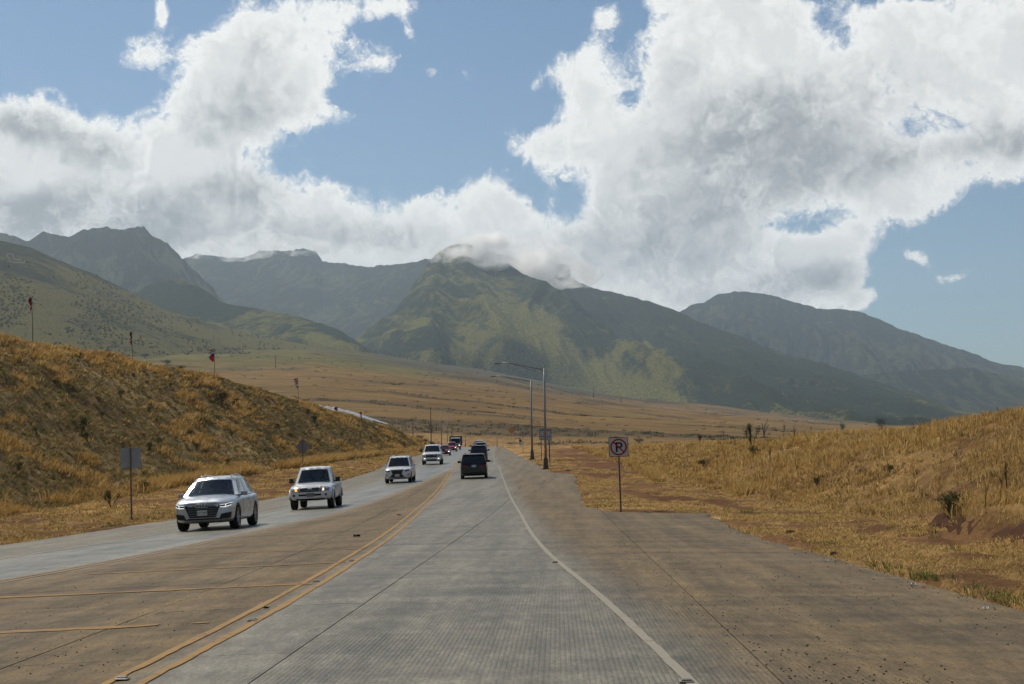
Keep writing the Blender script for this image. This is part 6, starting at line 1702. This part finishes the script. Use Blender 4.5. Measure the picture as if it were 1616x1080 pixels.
def branches(bm, p, d, L, r, depth, tips, rnd, spread=.6):
    q = p + d * L; mid = p + d * L * .5 + Vector((rnd.uniform(-1, 1), rnd.uniform(-1, 1), 0)) * L * .06
    add_tube(bm, [p, mid, q], [r, r * .8, r * .6], 5, False)
    if depth == 0: tips.append(q); return
    for k in range(rnd.choice((2, 3))):
        nd = (d + Vector((rnd.uniform(-1, 1), rnd.uniform(-1, 1), rnd.uniform(-.2, .7))) * spread).normalized()
        branches(bm, p + d * L * rnd.uniform(.55, 1), nd, L * rnd.uniform(.55, .8), r * .6, depth - 1, tips, rnd, spread)
    tips.append(q)
def unit(t):
    zs = [v.co.z for c in t.children for v in c.data.vertices]; k = 1.0 / max(zs)
    for c in t.children: c.data.transform(Matrix.Diagonal((k, k, k, 1)))
    return t
def plant_proto(kind, seed):
    """Unit-height plant at the origin: returns root with trunk/stems and foliage parts."""
    rnd = random.Random(seed); t = bpy.data.objects.new(kind, None)
    COL.objects.link(t); bm = bmesh.new(); tips = []
    if kind == 'dead_sapling':
        branches(bm, Vector((0, 0, -.08)), Vector((rnd.uniform(-.1, .1), rnd.uniform(-.1, .1), 1)).normalized(), .5, .034, 2, tips, rnd, .5); bm_obj('stem', bm, M_TWIG, t)
        return unit(t)
    ns = {'shrub': 5, 'tree': 1, 'bush': 6}[kind]
    for k in range(ns):
        a = rnd.uniform(0, 6.28); lean = rnd.uniform(.1, .75) if kind != 'tree' else .05
        branches(bm, Vector((0, 0, -.06)), Vector((math.cos(a) * lean, math.sin(a) * lean, 1)).normalized(), .45 if kind != 'tree' else .5, .018 if kind != 'tree' else .03, 2, tips, rnd, .6)
    bm_obj('trunk' if kind == 'tree' else 'stem', bm, M_BARK, t)
    V, Fc = [], []
    for q in tips:
        for j in range({'shrub': 9, 'tree': 12, 'bush': 16}[kind]):
            c = q + Vector((rnd.gauss(0, 1), rnd.gauss(0, 1), rnd.gauss(0, .8))) * (.075 if kind == 'shrub' else .11)
            s = rnd.uniform(.02, .05); u_ = Vector((rnd.gauss(0, 1), rnd.gauss(0, 1), rnd.gauss(0, 1))).normalized(); w_ = u_.orthogonal().normalized()
            k = len(V); V += [c - u_ * s, c + w_ * s * .5, c + u_ * s, c - w_ * s * .5]; Fc.append((k, k + 1, k + 2, k + 3))
    mesh_obj('crown' if kind == 'tree' else 'foliage', [tuple(v) for v in V], Fc, {'shrub': M_LEAF, 'tree': M_LEAFD, 'bush': M_LEAFD}[kind], t)
    return unit(t)
PROTO = {('shrub', k): None for k in range(3)}
def plant(kind, px, py, h_px, label, group=None, var=0, wide=1.0, f=None, d=None, mat=None):
    if d is None: p = ground_pt(px, py, f)
    else: p = far_pt(px, d)
    h = h_px * p.y / F_PX
    key = (kind, var)
    if PROTO.get(key) is None:
        t = plant_proto(kind, 40 + var * 7 + len(kind)); PROTO[key] = t
    else: t = copy_tree(PROTO[key])
    t.location = p; t.scale = (h * wide, h * wide, h); t.rotation_euler = (0, 0, RNG.uniform(0, 6.28))
    for q in ('group',):
        if q in t: del t[q]
    cat = {'dead_sapling': 'dead sapling', 'shrub': 'shrub', 'bush': 'bush', 'tree': 'tree'}[kind]
    tag(t, label, cat, group)
    if mat:
        for c_ in t.children:
            if c_.name.startswith('foliage'):
                c_.data = c_.data.copy(); c_.data.materials[0] = mat
    return t
# right bank
plant('shrub', 1187, 708, 46, 'tallest thin shrub on the right bank', None, 0, .55)
plant('dead_sapling', 1206, 695, 34, 'bare spreading sapling beside the tallest thin shrub', None, 0, 1.2)
plant('dead_sapling', 1142, 692, 14, 'small dead stem left of the tallest thin shrub', None, 1)
plant('dead_sapling', 1237, 690, 22, 'single dead stem on the crest right of the bare sapling', None, 1, .7)
plant('dead_sapling', 1254, 695, 24, 'dead sapling with a dark foot on the crest of the right bank', None, 2, .8)
plant('dead_sapling', 1279, 686, 14, 'short dead twig on the crest of the right bank', None, 1)
plant('shrub', 1329, 684, 19, 'sparse small shrub on the crest of the right bank', None, 1, .9)
plant('bush', 1392, 681, 24, 'dense dark bush on the crest of the right bank', None, 0, .7)
plant('shrub', 1104, 700, 17, 'small green shrub at the low end of the right bank', None, 2, .8)
plant('bush', 1009, 700, 10, 'low dark bush on the flat beyond the no parking sign', None, 1, 1.6)
plant('dead_sapling', 1590, 778, 58, 'tall dead sapling with forked top near the right edge', None, 0, .6)
plant('dead_sapling', 1579, 796, 48, 'straight dead stem left of the forked dead sapling', None, 1, .4)
plant('dead_sapling', 1556, 810, 46, 'leaning dead stem above the red soil cut', None, 2, .4)
plant('shrub', 1500, 812, 40, 'straggly green shrub above the red soil cut', None, 2, 1.5)
plant('dead_sapling', 1215, 730, 26, 'bare twigs half way down the right bank', None, 2)
plant('dead_sapling', 1257, 747, 22, 'bare twiggy stem low on the right bank', None, 0)
plant('shrub', 1114, 741, 18, 'dark low shrub on the slope above the golden tussock', None, 1, 1.4)
plant('shrub', 1192, 722, 20, 'small olive shrub below the tallest thin shrub', None, 2)
plant('shrub', 1400, 752, 22, 'faint small shrub on the middle of the right bank', None, 1)
plant('shrub', 1290, 768, 16, 'low dark shrub above the bare soil patch', None, 0, 1.6)
for px, py, h in [(1573, 655, 8), (1520, 662, 7), (1470, 672, 6), (1230, 700, 8), (1160, 706, 9)]: plant('dead_sapling', px, py, h + 6, {1573: 'tiny dead twig highest on the right bank', 1520: 'tiny dead twig second from the right end of the crest', 1470: 'tiny dead twig on the crest right of the dense dark bush', 1230: 'tiny dead twig below the single dead crest stem', 1160: 'tiny dead twig left of the tallest thin shrub'}[px], 'tiny twigs on the right bank', int(px) % 3, .8)
# left bank
plant('bush', 349, 640, 24, 'biggest green bush on the upper left bank', None, 0, .8)
plant('bush', 372, 638, 11, 'small bush just right of the biggest bank bush', None, 1, 1.2)
plant('shrub', 487, 660, 18, 'olive shrub near the crest below the striped flag', None, 1, .8)
plant('bush', 497, 668, 15, 'round dry bush right of the olive crest shrub', None, 2, .9)
plant('bush', 3, 528, 22, 'dark bush on the bank crest at the left edge', None, 2, 1.0)
for k_, (px, py, w) in enumerate([(48, 529, 2.2), (228, 566, 1.6), (285, 585, 2.0), (262, 577, 1.5)]): plant('bush', px, py, 9, ['low crest bush at the foot of the highest flag', 'low crest bush right of the narrow dark flag', 'wide low crest bush left of the bright red flag', 'low crest bush behind the wide one'][k_], None, k_ % 3, w)
plant('shrub', 176, 803, 34, 'green shrub at the bank foot left of the square sign', None, 0, .9)
plant('shrub', 222, 778, 22, 'green shrub just right of the square sign', None, 2, 1.1)
plant('shrub', 128, 688, 34, 'dark straggly shrub on the middle of the left bank', None, 0, .9)
plant('shrub', 140, 700, 20, 'low dark shrub below the straggly bank shrub', None, 1, 1.5)
for k_, (px, py, h, w) in enumerate([(235, 712, 16, 1.3), (190, 628, 12, 1.6), (250, 700, 10, 1.5), (318, 668, 14, 1.6), (310, 712, 13, 1.5), (330, 720, 12, 1.6), (358, 735, 12, 1.3), (365, 690, 11, 1.4), (268, 612, 9, 1.5), (125, 568, 10, 1.6), (440, 676, 8, 1.4), (460, 690, 8, 1.4), (395, 650, 8, 1.3), (235, 650, 10, 1.5), (500, 700, 8, 1.5), (540, 690, 7, 1.5), (552, 700, 8, 1.4), (585, 694, 7, 1.4), (60, 690, 16, 1.4), (90, 610, 12, 1.4), (30, 745, 18, 1.5), (300, 690, 12, 1.4), (420, 715, 8, 1.4), (335, 640, 9, 1.4), (160, 660, 12, 1.3)]):
    plant('shrub', px, py, h, 'small dull green shrub growing among the grass of the left bank', 'small shrubs on the left bank', k_ % 3, w)
# beyond the bank end
plant('tree', 692.5, 694, 12, 'round dark tree behind the oncoming cars', None, 0, .95, d=300)
for k_, (px, h, w, d) in enumerate([(661, 16, .9, 250), (654, 9, 1.5, 255), (670, 10, 1.6, 250), (679, 9, 1.7, 255), (688, 7, 1.8, 260)]):
    plant('bush', px, 0, h, ['upright green bush at the end of the left bank', 'low bush left of the upright green bush', 'low bush right of the upright green bush', 'low bush at the foot of the tallest pole', 'low bush under the round dark tree'][k_], None, k_ % 3, w, d=d)
plant('bush', 744, 0, 6, 'dark bush in the gap between the two lanes of traffic', None, 1, 1.7, d=290)
# the tree line along the foot of the hill
rnd = random.Random(5)
TP = [plant_proto('tree', 90 + k) for k in range(4)]
for t in TP:
    V = []
first = [True] * 4
n_tree = 0
for k in range(120):
    if k < 84:
        px = 395 + 375 * (k + rnd.random()) / 84; py = float(np.interp(px, [395, 483, 540, 579, 640, 720, 770], [533, 545, 553, 560, 571, 582, 590])); d = float(np.interp(px, [395, 579, 770], [2380, 2560, 2640])); h = rnd.uniform(5, 12) * (1.15 if 560 < px < 660 else .8); 
        if rnd.random() < .18 and not 560 < px < 650: continue
        lb, gp = 'tall dark tree in the line along the foot of the hill', 'trees in the line along the foot of the hill'
    else:
        px = rnd.uniform(40, 395); py = 540 + rnd.uniform(-18, 10); d = None; h = rnd.uniform(6, 12)
        lb, gp = 'dark tree scattered on the lower slope of the grassy hill', 'trees on the lower slope of the grassy hill'
    v = k % 4
    if d is None:
        p = hill_hit(px, py)
        if p is None: continue
    else:
        p = at(px, py, d)
        hh = hill_hit(px, py)
        if hh is not None and abs(hh.y - d) < 700: p = hh
        else: p.z = float(ground(p.x, p.y)) if abs(float(ground(p.x, p.y)) - p.z) < 25 else p.z
    if first[v]: t = TP[v]; first[v] = False
    else: t = copy_tree(TP[v])
    hm = h * p.y / F_PX; t.location = p - Vector((0, 0, .6)); t.scale = (hm * .55, hm * .55, hm); t.rotation_euler = (0, 0, rnd.uniform(0, 6.28))
    tag(t, lb, 'tree', gp)

# ------------------------------------------------------------------ stones, clods, litter on the road and verge
def rock_bm(bm, c, r, rnd, flat=.6):
    res = bmesh.ops.create_icosphere(bm, subdivisions=1, radius=1.0)
    for v in res['verts']:
        v.co = Vector((v.co.x * rnd.uniform(.7, 1.2), v.co.y * rnd.uniform(.7, 1.2), v.co.z * rnd.uniform(.6, 1.1) * flat)) * r + Vector(c)
M_STONE = paint('dark_lava_gravel', (.040, .032, .026), .9, .1, .3, 20)
M_CLOD = paint('dark_red_soil', (.062, .031, .019), .95, .05, .4, 3)
bm = bmesh.new(); rnd = random.Random(21)
for k in range(5200):
    if k < 4000: px, py = rnd.uniform(960, 1616), rnd.uniform(815, 1080)
    else: px, py = rnd.uniform(0, 480), rnd.uniform(880, 1070)
    x, y = hit(px, py)
    e = EDGE_R(y) - x
    if k < 4000 and (x < WHITE_R(y) + .5 or e < .05): continue
    if k >= 4000 and not (YEL_L(y) + .3 < x < YEL_R(y) - .35): continue
    if vnoise(np.array(x * .9), np.array(y * .5), 6) < .35 + .4 * rnd.random(): continue
    r = rnd.choice((.002, .0025, .003, .003, .004, .004, .005, .007, .010))
    rock_bm(bm, (x, y * KF, float(surf(x, y)) + r * .4), r, rnd)
for k in range(260):                                   # crumbs gathered along the pavement edge
    y = 9 + 24 * rnd.random(); x = float(EDGE_R(y)) - abs(rnd.gauss(0, .22)); r = rnd.choice((.005, .007, .010, .013))
    rock_bm(bm, (x, y * KF, float(surf(x, y)) + r * .3), r, rnd)
for k in range(260):                                   # and along the joint right of the edge line
    y = 7.5 + 18 * rnd.random(); x = float(JR(y)) + rnd.gauss(0, .2) - .1; r = rnd.choice((.005, .007, .009))
    rock_bm(bm, (x, y * KF, float(surf(x, y)) + r * .3), r, rnd)
tag(bm_obj('gravel', bm, M_STONE), 'dark loose gravel strewn over the brown shoulder and median', kind='stuff')
def single(name, px, py, r, mat, label, cat, flat=.7, wide=1.0):
    x, y = hit(px, py, ground) if not (EDGE_L(hit(px, py)[1]) < hit(px, py)[0] < EDGE_R(hit(px, py)[1])) else hit(px, py)
    z = float(max(ground(x, y), surf(x, y) if EDGE_L(y) < x < EDGE_R(y) else -99))
    bm = bmesh.new(); rnd = random.Random(int(px)); res = bmesh.ops.create_icosphere(bm, subdivisions=3, radius=1.0)
    from mathutils import noise as mn
    for v in res['verts']:
        q = v.co * 1.6 + Vector((px, py, 0)); n_ = 1 + .38 * mn.noise(q) + .18 * mn.noise(q * 2.7)
        v.co = Vector((v.co.x * n_ * wide, v.co.y * n_, max(v.co.z, -.2) * n_ * flat)) * r
    o = bm_obj(name, bm, mat); o.location = (x, y, z + r * flat * .05); tag(o, label, cat); return o
single('stone', 1316, 878, .065, M_STONE, 'dark stone lying in the straw beside the shoulder', 'stone')
single('soil_clod', 1247, 843, .12, M_CLOD, 'round dark clump on the right verge', 'soil clod', .6)
single('stone', 160, 812, .12, M_STONE, 'dark stone on the left verge', 'stone')
single('stone', 96, 815, .08, M_STONE, 'small dark stone left on the left verge', 'stone')
sp = [Vector((*hit(*q, ground), 0)) for q in [(1400, 838), (1440, 832), (1472, 826), (1500, 826), (1535, 834), (1575, 841), (1616, 850), (1680, 864)]]
n, m = 90, 13
kk = np.linspace(0, len(sp) - 1, n); bx = np.interp(kk, range(len(sp)), [q.x for q in sp]); by = np.interp(kk, range(len(sp)), [q.y for q in sp])
S = np.linspace(-1, 1, m)
hgt = .34 * (.05 + .34 * fbm(kk * 1.9, kk * 0, 4, 3) ** 1.5 + .16 * np.exp(-((kk - 2.4) / .6) ** 2)) * smooth(0, .8, kk) * smooth(7, 6, kk)
XX = bx[:, None] + S[None] * .30 + .14 * (fbm(kk[:, None] * 4, S[None] * 2 + 0 * kk[:, None], 3, 9) - .5); YY2 = by[:, None] + S[None] * .10 + 0 * kk[:, None]
ZZ = ground(XX, YY2) - .05 + hgt[:, None] * (1 - np.abs(S[None] - .25) ** 1.6 / 2.0).clip(0) * (1 - S[None] ** 4) * (.7 + .7 * fbm(XX * 5, YY2 * 9, 4, 12)) 
so = mesh_obj('soil_bank', np.stack([XX, YY2 * 1.0, ZZ], -1).reshape(-1, 3), grid_faces(n, m), M_CLOD)
so.data.transform(Matrix.Diagonal((1, KF, 1, 1))); tag(so, 'dark red broken soil along the foot of the right bank', 'soil bank')
M_PAPER = paint('white_litter', (.55, .53, .50), .7, .2); M_REDL = paint('red_litter', (.30, .03, .04), .6, .2); M_DARKL = paint('dark_rubber_scrap', (.02, .018, .016), .8, .2)
for px, py, s, m, lb in [(1441, 924, .05, M_PAPER, 'crumpled white litter by the green tuft'), (1457, 929, .03, M_REDL, 'red scrap beside the crumpled white litter'), (1304, 887, .045, M_PAPER, 'pale scrap at the shoulder edge by the dark stone'), (1192, 824, .05, M_PAPER, 'white scrap on the straw'), (630, 814, .09, M_REDL, 'red scrap lying in the brown median'), (563, 848, .10, M_DARKL, 'dark scrap lying in the brown median'), (54, 822, .09, M_PAPER, 'white scrap on the left verge'), (420, 962, .04, M_DARKL, 'dark strip lying among the median hatch lines'), (1555, 962, .04, M_PAPER, 'white scrap near the right edge of the shoulder'), (859, 760, .09, M_DARKL, 'dark scrap on the far shoulder')]:
    onroad = EDGE_L(hit(px, py)[1]) < hit(px, py)[0] < EDGE_R(hit(px, py)[1])
    x, y = hit(px, py, None if onroad else ground); z = float(surf(x, y) if onroad else ground(x, y))
    bm = bmesh.new(); bmesh.ops.create_grid(bm, x_segments=6, y_segments=5, size=1); rr = random.Random(int(px))
    for v in bm.verts: v.co = Vector((v.co.x * s * .8, v.co.y * s * .55, (rr.random() ** 2) * s * .6))
    o = bm_obj('litter', bm, m); o.location = (x, y, z + .01); o.rotation_euler = (0, 0, rr.uniform(-.6, .6)); tag(o, lb, 'litter')
M_RPM = paint('pavement_marker_face', (.15, .135, .11), .4, .5)
for px, py, lb in [(398, 980.5, 'low marker block in the second gap of the double yellow line'), (193, 1074, 'nearest low marker block in the double yellow line'), (499, 919, 'low marker block where the hatch line meets the yellow line'), (876, 888.5, 'small marker block left of the white edge line'), (1083, 1078, 'dark marker block at the foot of the white edge line'), (555, 886, 'far low marker block in the double yellow line')]:
    x, y = hit(px, py); bm = bmesh.new(); add_box(bm, (0, 0, 0), (.10, .10, .022), None, .008)
    for v in bm.verts:
        if v.co.z > 0: v.co.x *= .7; v.co.y *= .7
    o = bm_obj('road_marker', bm, M_RPM); o.location = (x, y, float(surf(x, y)) + .017); tag(o, lb, 'road marker')
p = hit(898, 744); t = empty('drain_box', (p[0], p[1], float(surf(*p)))); tag(t, 'small pale lidded box at the edge of the far shoulder', 'drain box')
box_obj('box', (0, 0, .07), (.50, .5, .14), M_CONBASE, t, .01); box_obj('lid', (0, 0, .155), (.56, .56, .03), M_SIGNW, t, .005)

# true depth for every thing set out in this part
for o in list(COL.objects):
    if o.name not in _before and o.parent is None and o.name.split('.')[0] not in ('gravel', 'hillside_letter', 'soil_bank'):
        o.location.y *= KF
